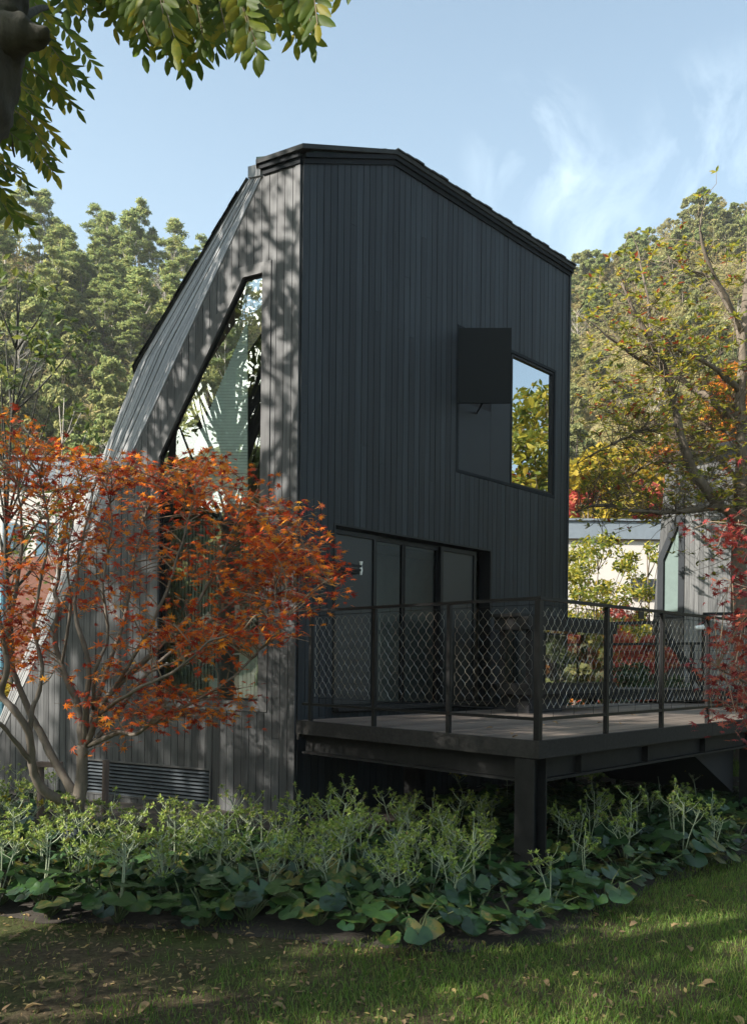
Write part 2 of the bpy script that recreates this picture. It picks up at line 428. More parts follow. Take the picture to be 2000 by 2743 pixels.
# ------------------------------------------------------------------ ground with hills
HA = [-180, -120, -75, -45, -26, -17, -8, 0, 8, 13, 18, 21, 25, 32, 42, 58, 80, 120, 180]
HH = [8, 22, 28, 41, 51, 50, 48, 46, 54, 63, 70, 72, 70, 60, 42, 16, 8, 6, 6]
HR = [110, 110, 110, 110, 108, 108, 112, 120, 132, 138, 140, 140, 140, 138, 130, 120, 115, 110, 110]
def hill(x, y):
    x = np.asarray(x, float); y = np.asarray(y, float)
    r = np.hypot(x, y); a = np.degrees(np.arctan2(x, y))
    H = np.interp(a, HA, HH); Rr = np.interp(a, HA, HR)
    s = np.clip((r - 40) / (Rr - 40), 0, 1)
    up = s ** 1.15
    dn = np.clip((r - Rr) / 160, 0, 1)
    h = H * up * (1 - 0.75 * dn)
    h = h + s * (1.4 * np.sin(x * .13 + 1) * np.cos(y * .11) + .9 * np.sin(x * .31 + y * .23))
    near = np.exp(-(r / 30) ** 2)
    h = h + 0.018 * np.sin(x * 1.7 + .4 * y) * near + 0.02 * np.sin(y * 1.3 - .6 * x + 1) * near
    return h
def hz(x, y): return float(hill(x, y))
def build_ground():
    rr = np.concatenate([[0.01], np.geomspace(0.8, 16, 40), np.geomspace(17.5, 245, 52)])
    na = 180
    aa = np.linspace(0, 2 * np.pi, na, endpoint=False)
    X = (rr[:, None] * np.sin(aa)[None]); Y = rr[:, None] * np.cos(aa)[None]
    Z = hill(X, Y)
    V = np.stack([X, Y, Z], 2).reshape(-1, 3)
    i = np.arange(len(rr) - 1)[:, None]; j = np.arange(na)[None]
    a = i * na + j; b = i * na + (j + 1) % na; c = (i + 1) * na + (j + 1) % na; d = (i + 1) * na + j
    F = np.stack([a, d, c, b], 2).reshape(-1, 4)
    m, nt, out = new_mat('lawn_and_hillside'); l = nt.links.new
    t = nd(nt, 'ShaderNodeTexCoord')
    n1 = nd(nt, 'ShaderNodeTexNoise', Scale=1.1, Detail=6.0, Roughness=0.6); l(t.outputs['Object'], n1.inputs['Vector'])
    n2 = nd(nt, 'ShaderNodeTexNoise', Scale=28.0, Detail=8.0, Roughness=0.75); l(t.outputs['Object'], n2.inputs['Vector'])
    c1 = ramp(nt, [(0.3, (0.028, 0.036, 0.012)), (0.55, (0.055, 0.07, 0.02)), (0.8, (0.10, 0.105, 0.04))]); l(n2.outputs['Fac'], c1.inputs['Fac'])
    c2 = ramp(nt, [(0.3, (0.035, 0.027, 0.016)), (0.6, (0.085, 0.066, 0.04)), (0.85, (0.15, 0.125, 0.075))]); l(n2.outputs['Fac'], c2.inputs['Fac'])
    f = ramp(nt, [(0.42, (1, 1, 1)), (0.60, (0, 0, 0))]); l(n1.outputs['Fac'], f.inputs['Fac'])
    mx_ = nd(nt, 'ShaderNodeMixRGB'); l(f.outputs['Color'], mx_.inputs['Fac']); l(c1.outputs['Color'], mx_.inputs['Color1']); l(c2.outputs['Color'], mx_.inputs['Color2'])
    ln = nd(nt, 'ShaderNodeVectorMath', _operation='LENGTH'); l(t.outputs['Object'], ln.inputs[0])
    far = nd(nt, 'ShaderNodeMapRange'); far.inputs['From Min'].default_value = 30; far.inputs['From Max'].default_value = 45; l(ln.outputs['Value'], far.inputs['Value'])
    n3 = nd(nt, 'ShaderNodeTexNoise', Scale=0.25, Detail=10.0, Roughness=0.7); l(t.outputs['Object'], n3.inputs['Vector'])
    c3 = ramp(nt, [(0.3, (0.07, 0.075, 0.03)), (0.55, (0.14, 0.12, 0.06)), (0.8, (0.22, 0.17, 0.10))]); l(n3.outputs['Fac'], c3.inputs['Fac'])
    m2 = nd(nt, 'ShaderNodeMixRGB'); l(far.outputs['Result'], m2.inputs['Fac']); l(mx_.outputs['Color'], m2.inputs['Color1']); l(c3.outputs['Color'], m2.inputs['Color2'])
    p = nd(nt, 'ShaderNodeBsdfPrincipled', Roughness=0.95); p.inputs['Specular IOR Level'].default_value = 0.1
    l(m2.outputs['Color'], p.inputs['Base Color'])
    b = nd(nt, 'ShaderNodeBump', Strength=0.9, Distance=0.03); l(n2.outputs['Fac'], b.inputs['Height']); l(b.outputs[0], p.inputs['Normal'])
    l(p.outputs[0], out.inputs['Surface'])
    tag(np_mesh('ground', V, F, m, smooth=True), kind='structure')
build_ground()
FRONT = [(-7, 5.9), (-4, 5.75), (-2.55, 5.64), (-1.25, 5.32), (-.22, 4.98), (.55, 4.92), (1.17, 5.2), (1.7, 5.88), (2.39, 6.6), (3.34, 7.38), (5.5, 8.6), (8, 9.6)]
FXs = [p[0] for p in FRONT]; FYs = [p[1] for p in FRONT]
def yfront(x): return np.interp(x, FXs, FYs)
def build_bed():
    xs = np.linspace(-7, 8, 76); ks = np.linspace(0, 1, 24)
    V = []
    for x in xs:
        y0 = yfront(x) + 0.05 * math.sin(x * 9) + 0.04 * math.sin(x * 23); y1 = 12.5
        for k in ks:
            y = y0 + (y1 - y0) * k
            V.append((x, y, hz(x, y) + 0.004 + 0.05 * min(1, k * 6) + .02 * math.sin(x * 7) * math.sin(y * 6) * min(1, k * 8)))
    n = len(ks); F = [(i * n + j, (i + 1) * n + j, (i + 1) * n + j + 1, i * n + j + 1) for i in range(len(xs) - 1) for j in range(n - 1)]
    o = np_mesh('planting_bed_soil', V, F, plain('dark_soil', (0.03, 0.024, 0.017), rough=1.0, var=0.6, scale=25, bump=0.8), smooth=True)
    tag(o, kind='structure')
build_bed()

# ------------------------------------------------------------------ main house
A = Vector((-0.82, 8.84, 0)); U = Vector((0.705, 0.709, 0)).normalized(); NF = Vector((U.y, -U.x, 0))      # front wall
Vd = Vector((-0.89, 0.456, 0)).normalized(); NL = Vector((-Vd.y, Vd.x, 0))                                  # left wall
if NL.y > 0: NL = -NL
ZT = CAMZ + 5.33; ZC = CAMZ + 5.92
def fw(x, y): p = on_plane(x, y, A, NF); return ((p - A).dot(U), p.z)
def lw(x, y): p = on_plane(x, y, A, NL); return ((p - A).dot(Vd), p.z)
tB = fw(1518, 1100)[0]; tC = fw(1050, 444)[0]
tD, _ = lw(709, 471); g1 = lw(0, 1986)
slopeL = (g1[1] - ZT) / (g1[0] - tD); tG = tD + (0 - ZT) / slopeL
house = empty('timber_house', (A.x, A.y, 0), 'tall black timber clad house with slanted left gable and deck in front', 'house')
def boards(mb, origin, d, n, t0, t1, w, top, bot, holes, thick=0.022, gap=0.007):
    """vertical boards on a wall plane; top(t), bot(t) and holes=(ta,tb,lo(t),hi(t)) in wall coordinates"""
    k = int(math.ceil((t1 - t0) / w - 1e-6))
    brk = sorted({h[0] for h in holes} | {h[1] for h in holes} | {tb for h in holes for tb in h[4:]})
    for i in range(k):
        a, b = t0 + i * w + gap / 2, min(t0 + (i + 1) * w, t1) - gap / 2
        cut = [a] + [t for t in brk + [tC, tD] if a + 1e-3 < t < b - 1e-3] + [b]
        cut.sort()
        dn_ = random.uniform(-.0025, .0025)
        for p, q in zip(cut[:-1], cut[1:]):
            mid = (p + q) / 2
            spans = [(bot(p), bot(q), top(p), top(q))]
            for h in holes:
                if h[0] < mid < h[1]:
                    ns_ = []
                    for s in spans:
                        lo = (h[2](p), h[2](q)); hi = (h[3](p), h[3](q))
                        ns_.append((s[0], s[1], min(lo[0], s[2]), min(lo[1], s[3]))); ns_.append((max(hi[0], s[0]), max(hi[1], s[1]), s[2], s[3]))
                    spans = ns_
            sp2 = []
            for s in spans:
                if min(s[2] - s[0], s[3] - s[1]) > 2.2 and len(cut) == 2 and random.random() < .6:
                    zj = random.uniform(max(s[0], s[1]) + .6, min(s[2], s[3]) - .6)
                    sp2 += [(s[0], s[1], zj - .0015, zj - .0015), (zj + .0015, zj + .0015, s[2], s[3])]
                else: sp2.append(s)
            for s in sp2:
                if max(s[2] - s[0], s[3] - s[1]) < 0.01: continue
                P = lambda t, z, o: origin + d * t + n * (o + dn_) + Vector((0, 0, z))
                mb.hexa([P(p, s[0], 0), P(q, s[1], 0), P(q, s[1], thick), P(p, s[0], thick),
                         P(p, max(s[2], s[0]), 0), P(q, max(s[3], s[1]), 0), P(q, max(s[3], s[1]), thick), P(p, max(s[2], s[0]), thick)])
# openings measured on the two walls
d0 = fw(891, 1403); d1 = fw(1311, 1473); DZ1 = (d0[1] + d1[1]) / 2; DZ0 = CAMZ - 0.475; Dt0, Dt1 = d0[0], d1[0]
w0 = fw(1221, 868); w1 = fw(1481, 1335); Wt0, Wt1 = w0[0], w1[0]
WZ1 = (w0[1] + fw(1481, 992)[1]) / 2; WZ0 = (fw(1217, 1267)[1] + w1[1]) / 2
def topF(t): return ZT + (ZC - ZT) * min(max(t, 0) / tC, 1)
mb = MB()
boards(mb, A, U, NF, 0.0, tB, 0.1, topF, lambda t: 0.0,
       [(Dt0, Dt1, lambda t: DZ0 - .1, lambda t: DZ1), (Wt0, Wt1, lambda t: WZ0, lambda t: WZ1)])
mb.build('front_wall', M_front, house)
lp = [lw(710, 731), lw(655, 747), lw(433, 1225), lw(421, 1866), lw(691, 1880)]
LtR = (lp[0][0] + lp[4][0]) / 2; LtL = (lp[2][0] + lp[3][0]) / 2; LtM = lp[1][0]
LZ0 = (lp[3][1] + lp[4][1]) / 2; LZT = (lp[0][1] + lp[1][1]) / 2; LZM = lp[2][1]
v0 = lw(236, 2037); v1 = lw(569, 2062); VtL, VtR = v0[0], v1[0]; VZ1 = (v0[1] + v1[1]) / 2; VZ0 = 0.12
def topL(t): return ZT if t <= tD else max(ZT + slopeL * (t - tD), 0.0)
def hiL(t): return LZT if t <= LtM else LZT + (LZM - LZT) * (t - LtM) / (LtL - LtM)
TR = 0.12     # trim width round the left window
kk = math.hypot(1, (LZM - LZT) / (LtL - LtM)) * TR
def hiLo(t): return min(LZT + TR, LZT + kk + (LZM - LZT) * (t - LtM) / (LtL - LtM))
tbrk = LtM + (TR - kk) / ((LZM - LZT) / (LtL - LtM))
mb = MB()
boards(mb, A, Vd, NL, 0.0, tG, 0.1, topL, lambda t: 0.0,
       [(LtR - TR, LtL + TR, lambda t: LZ0 - TR, hiLo, tbrk), (VtR, VtL, lambda t: VZ0, lambda t: VZ1)])
mb.build('gable_wall', M_left, house)
# backing sheets of the two walls, with the openings left open, and the room behind
def sheet(mb, o, d, n, off, polys):
    for poly in polys:
        mb.prism([o + d * t + n * off + Vector((0, 0, z)) for t, z in poly], -n * 0.05)
bk = MB()
sheet(bk, A, U, NF, -0.002, [[(0, 0), (Dt0, 0), (Dt0, ZT + (ZC - ZT) * Dt0 / tC), (0, ZT)],
      [(Dt0, 0), (Dt1, 0), (Dt1, DZ0 - .1), (Dt0, DZ0 - .1)],
      [(Dt0, DZ1), (Dt1, DZ1), (Dt1, ZC), (tC, ZC), (Dt0, topF(Dt0))],
      [(Dt1, 0), (Wt0, 0), (Wt0, ZC), (Dt1, ZC)] if Dt1 < Wt0 else [(Wt0, 0), (Wt0 + .001, 0), (Wt0 + .001, .01)],
      [(max(Wt0, Dt1), 0), (Wt1, 0), (Wt1, WZ0), (max(Wt0, Dt1), WZ0)], [(Wt0, WZ1), (Wt1, WZ1), (Wt1, ZC), (Wt0, ZC)],
      [(Wt1, 0), (tB, 0), (tB, ZC), (Wt1, ZC)]])
sheet(bk, A, Vd, NL, -0.002, [[(0, 0), (LtR, 0), (LtR, ZT), (0, ZT)], [(LtR, 0), (LtL, 0), (LtL, LZ0), (LtR, LZ0)],
      [(LtR, LZT), (LtM, LZT), (LtL, LZM), (LtL, topL(LtL)), (tD, ZT), (LtR, ZT)] if tD > LtR else
      [(LtR, LZT), (LtM, LZT), (LtL, LZM), (LtL, topL(LtL)), (LtR, topL(LtR))],
      [(LtL, 0), (tG, 0), (LtL, topL(LtL))]])
bk.build('wall_backing', M_black, house)
# corner boards
mb = MB()
cz = ZT - .02
mb.box(A + NF * .012 + U * .008 + Vector((0, 0, cz / 2)), U * .010, NF * .014, (0, 0, cz / 2))
mb.build('corner_board', M_front, house)
mb = MB()
mb.box(A + NL * .016 + Vd * .03 + Vector((0, 0, cz / 2)), Vd * .03, NL * .02, (0, 0, cz / 2))
mb.build('corner_board', M_left, house)
mb = MB()
Bp = A + U * tB
mb.box(Bp + NF * .016 + Vector((0, 0, ZC / 2)), U * .02, NF * .022, (0, 0, ZC / 2))
mb.build('corner_board', M_front, house)
# facet beside the gable wall
WD = Vector((-0.6, 0.8, 0)); eL = (A + Vd * tG) - (A + Vd * tD + Vector((0, 0, ZT)))
FN = eL.cross(WD).normalized()
if FN.y > 0: FN = -FN
I0 = A + Vd * tD + Vector((0, 0, ZT)); I1 = A + Vd * tG
O0 = on_plane(674, 477, I0, FN); O1 = on_plane(375, 977, I0, FN); O2 = on_plane(3, 1927, I0, FN)
Og = O1 + (O2 - O1) * (O1.z / (O1.z - O2.z))
def outer(s):     # s 0..1 from top to ground
    z = O0.z * (1 - s)
    if z > O1.z: k = (O0.z - z) / (O0.z - O1.z); return O0.lerp(O1, k)
    return O1.lerp(Og, (O1.z - z) / O1.z)
mb = MB(); NST = 14
svals = [0, .2, (O0.z - O1.z) / O0.z, .7, .85, 1]
for k in range(NST):
    a, b = k / NST + .006, (k + 1) / NST - .006
    dn_ = random.uniform(0, .012)
    for s, s2 in zip(svals[:-1], svals[1:]):
        i_, j_ = I0.lerp(I1, s), I0.lerp(I1, s2)
        o_, p_ = outer(s), outer(s2)
        q = [i_.lerp(o_, a), i_.lerp(o_, b), j_.lerp(p_, b), j_.lerp(p_, a)]
        mb.prism([p + FN * dn_ for p in q], FN * 0.02)
mb.build('slanted_side_wall', M_facet, house)
mb = MB()
for s, s2 in zip(svals[:-1], svals[1:]):
    mb.prism([I0.lerp(I1, s), outer(s), outer(s2), I0.lerp(I1, s2)], -FN * .05)
# remaining walls, seen only from elsewhere
BK = Bp - NF * 4.6; LK = Og + Vector((0.9, 3.2, 0)); OT = O0 + Vector((-.1, 3.5, 0)); LT = O1 + Vector((-.2, 3.6, 0))
zc = Vector((0, 0, ZC))
mb.add([Bp, BK, BK + zc, Bp + zc], [(0, 1, 2, 3)])
mb.add([BK, LK, LK + Vector((0, 0, O1.z)), LT, OT, BK + zc], [(0, 1, 2, 3, 4, 5)])
mb.add([Og, LK, LT, O1], [(0, 1, 2, 3)])
mb.build('rear_wall', M_front, house)
# roof: steep side slab, flat upper slabs, stepped shingle edge, fascias
rf = MB()
q = Vector((-.2, .98, 0)) * 3.6
rn = (O1 - O0).cross(q).normalized()
if rn.x > 0: rn = -rn
e0, e1 = O0 - (O0 - O1).normalized() * .03 + FN * .01, O1 + (O1 - O0).normalized() * .07 + FN * .03
rf.prism([e0, e1, e1 + q, e0 + q], rn * .03)
nst = 15
for k in range(nst):
    a, b = e0.lerp(e1, k / nst), e0.lerp(e1, (k + 1.06) / nst)
    o = rn * (.031 + random.uniform(.0, .006)) + FN * random.uniform(.0, .015)
    rf.prism([a + o, b + o, b + o + q, a + o + q], rn * .012)
At = A + Vector((0, 0, ZT)); Ct = A + U * tC + Vector((0, 0, ZC)); Bt = A + U * tB + Vector((0, 0, ZC))
up = Vector((0, 0, 1))
ov = .085
a1 = At + (NF + NL).normalized() * .12 + up * .103; c1 = Ct + NF * ov + up * .103; b1 = Bt + NF * ov + U * .06 + up * .103
dd = I0 + NL * ov + Vd * .06 + up * .103
rf.prism([a1, c1, OT + up * .2, dd], up * .05)
rf.prism([c1, b1, BK + zc + up * .103, OT + up * .2], up * .05)
n2_ = 26
for k in range(n2_):
    a, b = c1.lerp(b1, k / n2_), c1.lerp(b1, (k + 1) / n2_)
    h = .047 + .004 * (k % 3)
    o = NF * (.012 + .006 * ((k * 7) % 3))
    rf.prism([a + o + up * h, b + o + up * h, b - NF * .5 + up * h, a - NF * .5 + up * h], up * .02)
roof = rf.build('roof', M_roof, house)
mb = MB()
cu = up * .158
cA = At + (NF + NL).normalized() * .02 + U * .16; cC = At.lerp(Ct, .93)
mb.prism([cA + cu + NF * .0, cC + cu, OT + up * .32, I0 + Vd * .08 + NL * .05 + cu], up * .045)
mb.build('ridge_cap', M_copper, roof)
def strip(mb, pts, n_, lo, hi, out0, out1):
    for p, q_, nn in zip(pts[:-1], pts[1:], n_):
        mb.hexa([p + up * lo + nn * out0, q_ + up * lo + nn * out0, q_ + up * lo + nn * out1, p + up * lo + nn * out1,
                 p + up * hi + nn * out0, q_ + up * hi + nn * out0, q_ + up * hi + nn * out1, p + up * hi + nn * out1])
mb = MB()
strip(mb, [At + NL * .0, Ct, Bt + U * .03], [NF, NF], -.005, .05, 0, .04)
strip(mb, [At, Ct, Bt + U * .045], [NF, NF], .052, .10, 0, .065)
mb.build('fascia', M_trimd, house)
mb = MB()
strip(mb, [At, I0], [NL], -.005, .05, 0, .04); strip(mb, [At, I0 + Vd * .03], [NL], .052, .10, 0, .065)
mb.build('fascia', M_trimd, house)
mb = MB()
strip(mb, [I0 + FN * .01, O0], [FN], -.03, .10, 0, .05)
mb.build('fascia', M_facet, house)
mb = MB()
mb.prism([e0 - FN * .05 , e1 - FN * .05, e1 - FN * .05 + q, e0 - FN * .05 + q], -rn * .03)
mb.build('soffit', M_rust, house)
# ---- gable window
gw = MB()
def lwall(t, z, o): return A + Vd * t + NL * o + up * z
def framebar(mb, pts, w, o0, o1, fn):
    """mitred frame of width w outside the polygon pts (wall coordinates)"""
    n = len(pts); out_ = []
    ctr = (sum(p[0] for p in pts) / n, sum(p[1] for p in pts) / n)
    for i in range(n):
        p0, p1, p2 = pts[i - 1], pts[i], pts[(i + 1) % n]
        def nrm(a, b):
            dx, dy = b[0] - a[0], b[1] - a[1]; L_ = math.hypot(dx, dy); nx, ny = dy / L_, -dx / L_
            mx_, my_ = (a[0] + b[0]) / 2 - ctr[0], (a[1] + b[1]) / 2 - ctr[1]
            return (nx, ny) if nx * mx_ + ny * my_ > 0 else (-nx, -ny)
        n1_, n2__ = nrm(p0, p1), nrm(p1, p2)
        bx, by = n1_[0] + n2__[0], n1_[1] + n2__[1]; L_ = math.hypot(bx, by); bx, by = bx / L_, by / L_
        k = w / (bx * n1_[0] + by * n1_[1]); out_.append((p1[0] + bx * k, p1[1] + by * k))
    for i in range(n):
        j = (i + 1) % n
        mb.hexa([fn(*pts[i], o0), fn(*pts[j], o0), fn(*out_[j], o0), fn(*out_[i], o0), fn(*pts[i], o1), fn(*pts[j], o1), fn(*out_[j], o1), fn(*out_[i], o1)])
Lpoly = [(LtR, LZT), (LtM, LZT), (LtL, LZM), (LtL, LZ0), (LtR, LZ0)]
framebar(gw, Lpoly, TR - .004, -.03, .03, lwall)
gwin = gw.build('gable_window', M_triml, house)
mb = MB(); ins = [(LtR + .025, LZT - .025), (LtM - .012, LZT - .025), (LtL - .025, LZM + .01), (LtL - .025, LZ0 + .025), (LtR + .025, LZ0 + .025)]
framebar(mb, ins, .022, -.035, -.004, lwall)
mb.build('inner_frame', M_steel, gwin)
zt_ = CAMZ + (CY - 1392) / FPX * 9.2
mb = MB()
mb.box(lwall((LtR + LtL) / 2, zt_, -.1), Vd * ((LtL - LtR) / 2 - .03), NL * .03, up * .02)
mb.build('transom', M_triml, gwin)
mb = MB(); mb.add([lwall(t, z, -.02) for t, z in ins], [tuple(range(5))]); mb.build('pane', M_glassL, gwin)
# room behind
mb = MB()
mb.box(A + U * 1.7 + Vd * 1.6 + Vector((.25, 2.6, CAMZ - .72)), U * 2.4, NF * 1.9, up * .06)
mb.build('ground_floor', M_room, house)
mb = MB()
mb.box(A + U * 1.9 + Vector((-.2, 2.8, zt_)), U * 2.2, NF * 1.6, up * .1)
mb.build('upper_floor', M_room, house)
# ---- louvred vent
vent = empty('louvre_vent', tuple(lwall((VtL + VtR) / 2, 0, 0)))
vent.parent = house; vent.matrix_parent_inverse = Matrix.Translation(house.location).inverted()
ns_ = 9; hh = (VZ1 - VZ0) / ns_
sl = MB()
for k in range(ns_):
    z = VZ0 + (k + .5) * hh
    tl = lambda t, zz, o: lwall(t, zz, o)
    sl.hexa([tl(VtR + .02, z - hh * .46, .035), tl(VtL - .02, z - hh * .46, .035), tl(VtL - .02, z - hh * .40, .035), tl(VtR + .02, z - hh * .40, .035),
             tl(VtR + .02, z + hh * .36, -.045), tl(VtL - .02, z + hh * .36, -.045), tl(VtL - .02, z + hh * .42, -.045), tl(VtR + .02, z + hh * .42, -.045)])
def sub(mb_, name, mat, parent):
    me = bpy.data.meshes.new(name); me.from_pydata(mb_.v, [], mb_.f); me.update(); me.materials.append(mat)
    o = bpy.data.objects.new(name, me); COL.objects.link(o); o.parent = parent
    return o
COL.objects.unlink(vent); bpy.data.objects.remove(vent)
fr = MB(); framebar(fr, [(VtR + .02, VZ0), (VtL - .02, VZ0), (VtL - .02, VZ1), (VtR + .02, VZ1)], .02, -.05, .032, lwall)
ventf = fr.build('louvre_vent', M_triml, house)
sl.build('slats', plain('zinc_slat', (0.085, 0.098, 0.11), rough=0.45, var=0.15), ventf)
# ---- front window group: panels, glass, opened shutter
def fwall(t, z, o): return A + U * t + NF * o + up * z
tg = fw(1366, 1150)[0]; tm = fw(1313, 1150)[0]
pzb = fw(1250, 1100)[1]
mb = MB(); framebar(mb, [(Wt0 + .045, WZ0 + .045), (Wt1 - .045, WZ0 + .045), (Wt1 - .045, WZ1 - .045), (Wt0 + .045, WZ1 - .045)], .04, -.05, .027, fwall)
fwin = mb.build('front_window', M_trimd, house)
def pan(t0, t1, z0, z1, o=.004, th=.02):
    m_ = MB(); m_.box(fwall((t0 + t1) / 2, (z0 + z1) / 2, o - th), U * ((t1 - t0) / 2), NF * th, up * ((z1 - z0) / 2)); return m_
zh0 = fw(1310, 1103)[1] + .0; zh1 = WZ1 - .08
pan(Wt0 + .046, tm - .004, WZ0 + .046, zh0).build('lower_panel', M_panel, fwin)
pan(tm, tg - .004, WZ0 + .046, WZ1 - .046).build('centre_panel', M_panel, fwin)
mb = MB(); framebar(mb, [(tg + .03, WZ0 + .075), (Wt1 - .075, WZ0 + .075), (Wt1 - .075, WZ1 - .075), (tg + .03, WZ1 - .075)], .027, -.06, .012, fwall)
mb.build('frame', M_steel, fwin)
mb = MB(); mb.add([fwall(tg + .03, WZ0 + .075, -.02), fwall(Wt1 - .075, WZ0 + .075, -.02), fwall(Wt1 - .075, WZ1 - .075, -.02), fwall(tg + .03, WZ1 - .075, -.02)], [(0, 1, 2, 3)])
mb.build('pane', M_glassR, fwin)
hg = on_plane(1228, 980, A + NF * .09, NF)
ht = hg.z + 0; sx0 = at(1228, 880, hg.y); sx1 = at(1368, 880, hg.y); zb = at(1228, 1080, hg.y).z
mb = MB()
sd = Vector((1, -.03, 0)).normalized(); sn = Vector((-.03, -1, 0)).normalized()
wS = (sx1 - sx0).length; zS = (sx0.z + zb) / 2; hS = (sx0.z - zb) / 2
mb.box(Vector((sx0.x, hg.y, zS)) + sd * (wS / 2), sd * (wS / 2), sn * .018, up * hS)
shut = mb.build('shutter', M_shut, house)
mb = MB()
for z in (zS - hS + .12, zS + hS - .12, zS):
    mb.bar(Vector((sx0.x + .05, hg.y + .015, z)), fwall(Wt0 + .12, z, .0), .02, .03)
mb.bar(Vector((sx0.x + .32, hg.y + .015, zS - hS + .02)), fwall(Wt0 + .45, zS - hS + .0, .0), .015, .02)
mb.box(Vector((sx0.x + .05, hg.y + .016, zS)), (.014, 0, 0), (0, .012, 0), (0, 0, hS - .03)); mb.bar(Vector((sx0.x + .05, hg.y + .02, zS - hS + .04)), Vector((sx0.x + .33, hg.y + .015, zS - hS + .025)), .015, .02)
mb.build('hinge_arm', M_steel, shut)
# ---- sliding door
mb = MB()
framebar(mb, [(Dt0 + .02, DZ0 - .08), (Dt1 - .02, DZ0 - .08), (Dt1 - .02, DZ1 - .02), (Dt0 + .02, DZ1 - .02)], .022, -.16, .03, fwall)
door = mb.build('sliding_door', M_steel, house)
cuts = [fw(x, 1500)[0] for x in (897, 1009, 1022, 1088, 1100, 1184, 1188, 1280)]
def leaf(t0, t1, off, matp, name='door_leaf'):
    m_ = MB(); framebar(m_, [(t0 + .05, DZ0 + .0), (t1 - .05, DZ0 + .0), (t1 - .05, DZ1 - .10), (t0 + .05, DZ1 - .10)], .05, off - .02, off + .02, fwall)
    d_ = m_.build(name, M_steel, door)
    m_ = MB(); m_.add([fwall(t0 + .05, DZ0, off), fwall(t1 - .05, DZ0, off), fwall(t1 - .05, DZ1 - .10, off), fwall(t0 + .05, DZ1 - .10, off)], [(0, 1, 2, 3)])
    m_.build('pane', matp, d_)
M_screen = plain('insect_screen', (0.008, 0.010, 0.0105), rough=0.45, var=0.1, scale=3)
leaf(Dt0 + .03, cuts[1] + .03, -.05, M_screen); leaf(cuts[1] - .02, (cuts[3] + cuts[4]) / 2 + .02, -.10, M_glassD)
leaf((cuts[3] + cuts[4]) / 2 - .02, cuts[5] + .03, -.10, M_glassD); leaf(cuts[6] - .02, cuts[7], -.05, M_screen)
mb = MB(); mb.box(fwall((Dt0 + Dt1) / 2, DZ0 - .05, .04), U * ((Dt1 - Dt0) / 2), NF * .09, up * .02); mb.build('sill', M_rim, door)
mb = MB(); mb.box(fwall(2.25, 2.3, -1.15), U * 2.45, NF * .03, up * 1.75)
mb.box(fwall(2.25, 3.4, -.6), U * 2.4, NF * .5, up * .03)
mb.build('inner_wall', M_room, house)

# things seen through the gable window
def inside(x, y, off): return on_plane(x, y, A - NL * off, NL)
mb = MB()
for k in range(60):
    y0_, y1_ = 860 + k * 8.2, 860 + (k + .86) * 8.2
    xa = max(520, 668 - (y0_ - 840) * .42)
    p = [inside(xa, y1_, .16), inside(663, y1_, .16), inside(663, y0_, .16), inside(xa, y0_, .16)]
    mb.prism(p, -NL * .012)
o = mb.build('window_blind', M_curt); tag(o, 'pale green slatted blind hanging behind the upper gable window', 'blind')
mb = MB()
for k in range(9):
    a, b = inside(640 + k * 5.4, 1868, .3), inside(644.6 + k * 5.4, 1868, .3); h = inside(640, 1752, .3).z - a.z
    mb.prism([a + NL * (.02 * (k % 2)), b + NL * (.02 * (k % 2)), b + up * h, a + up * h], -NL * .02)
o = mb.build('pleated_curtain', M_curt); tag(o, 'pale green pleated curtain in the bottom right corner of the gable window', 'curtain')
mb = MB()
mb.bar(inside(625, 1752, .28), inside(692, 1752, .28), .03, .02); mb.box(inside(683, 1742, .28), Vd * .03, NL * .03, up * .05)
o = mb.build('curtain_rod', M_pale); tag(o, 'short pale curtain rod over the pleated curtain inside the gable window', 'curtain rod')
mb = MB(); c_ = inside(592, 1875, .5)
mb.tube([c_ + up * (-.25), c_ + up * .02, c_ + up * .22, c_ + up * .235], [.15, .15, .145, .135], 20)
mb.box(c_ + up * .25, Vd * .17, NL * .15, up * .012)
o = mb.build('side_table', M_curt); tag(o, 'pale green round side table standing inside behind the lower gable window glass', 'table')
mb = MB(); 
for k in range(27):
    a, b = inside(440 + k * 9, 1858, .4), inside(449 + k * 9, 1858, .4); h = inside(445, 1400, .4).z - a.z
    mb.prism([a, b + NL * .02, b + NL * .02 + up * h, a + up * h], -NL * .01)
o = mb.build('sheer_curtain', plain('grey_sheer', (0.26, 0.32, 0.295), rough=.9)); tag(o, 'grey green sheer curtain hanging in the lower left of the gable window', 'curtain')

# ------------------------------------------------------------------ deck, railing and things on it
P1 = Vector((1.286, 6.44, 0)); ZD = CAMZ - .60
def dk(u, n, z): return P1 + U * u - NF * n + up * z      # u along the long edge, n back towards the wall
deck = empty('raised_deck', tuple(dk(0, 0, 0)), 'raised dark timber deck on a steel frame in front of the sliding door', 'deck')
DL, DN = 8.5, 2.88
mb = MB(); nb = 21
for k in range(nb):
    a, b = k * DN / nb + .003, (k + 1) * DN / nb - .003
    L0 = [-.0, 2.8, 5.6, DL]
    for u0, u1 in zip(L0[:-1], L0[1:]):
        p = [dk(u0 + .002, a, ZD - .03), dk(u1 - .002, a, ZD - .03), dk(u1 - .002, b, ZD - .03), dk(u0 + .002, b, ZD - .03)]
        z_ = random.uniform(-.0015, .0015)
        mb.hexa(p + [x + up * (.03 + z_) for x in p])
mb.build('deck_boards', M_deck, deck)
mb = MB()
def rimbox(u0, u1, n0, n1, z0, z1):
    p = [dk(u0, n0, z0), dk(u1, n0, z0), dk(u1, n1, z0), dk(u0, n1, z0)]
    return p + [x + up * (z1 - z0) for x in p]
for (u0, u1) in ((-.04, 3.2), (3.204, DL)): mb.hexa(rimbox(u0, u1, -.04, -.002, ZD - .135, ZD + .004))
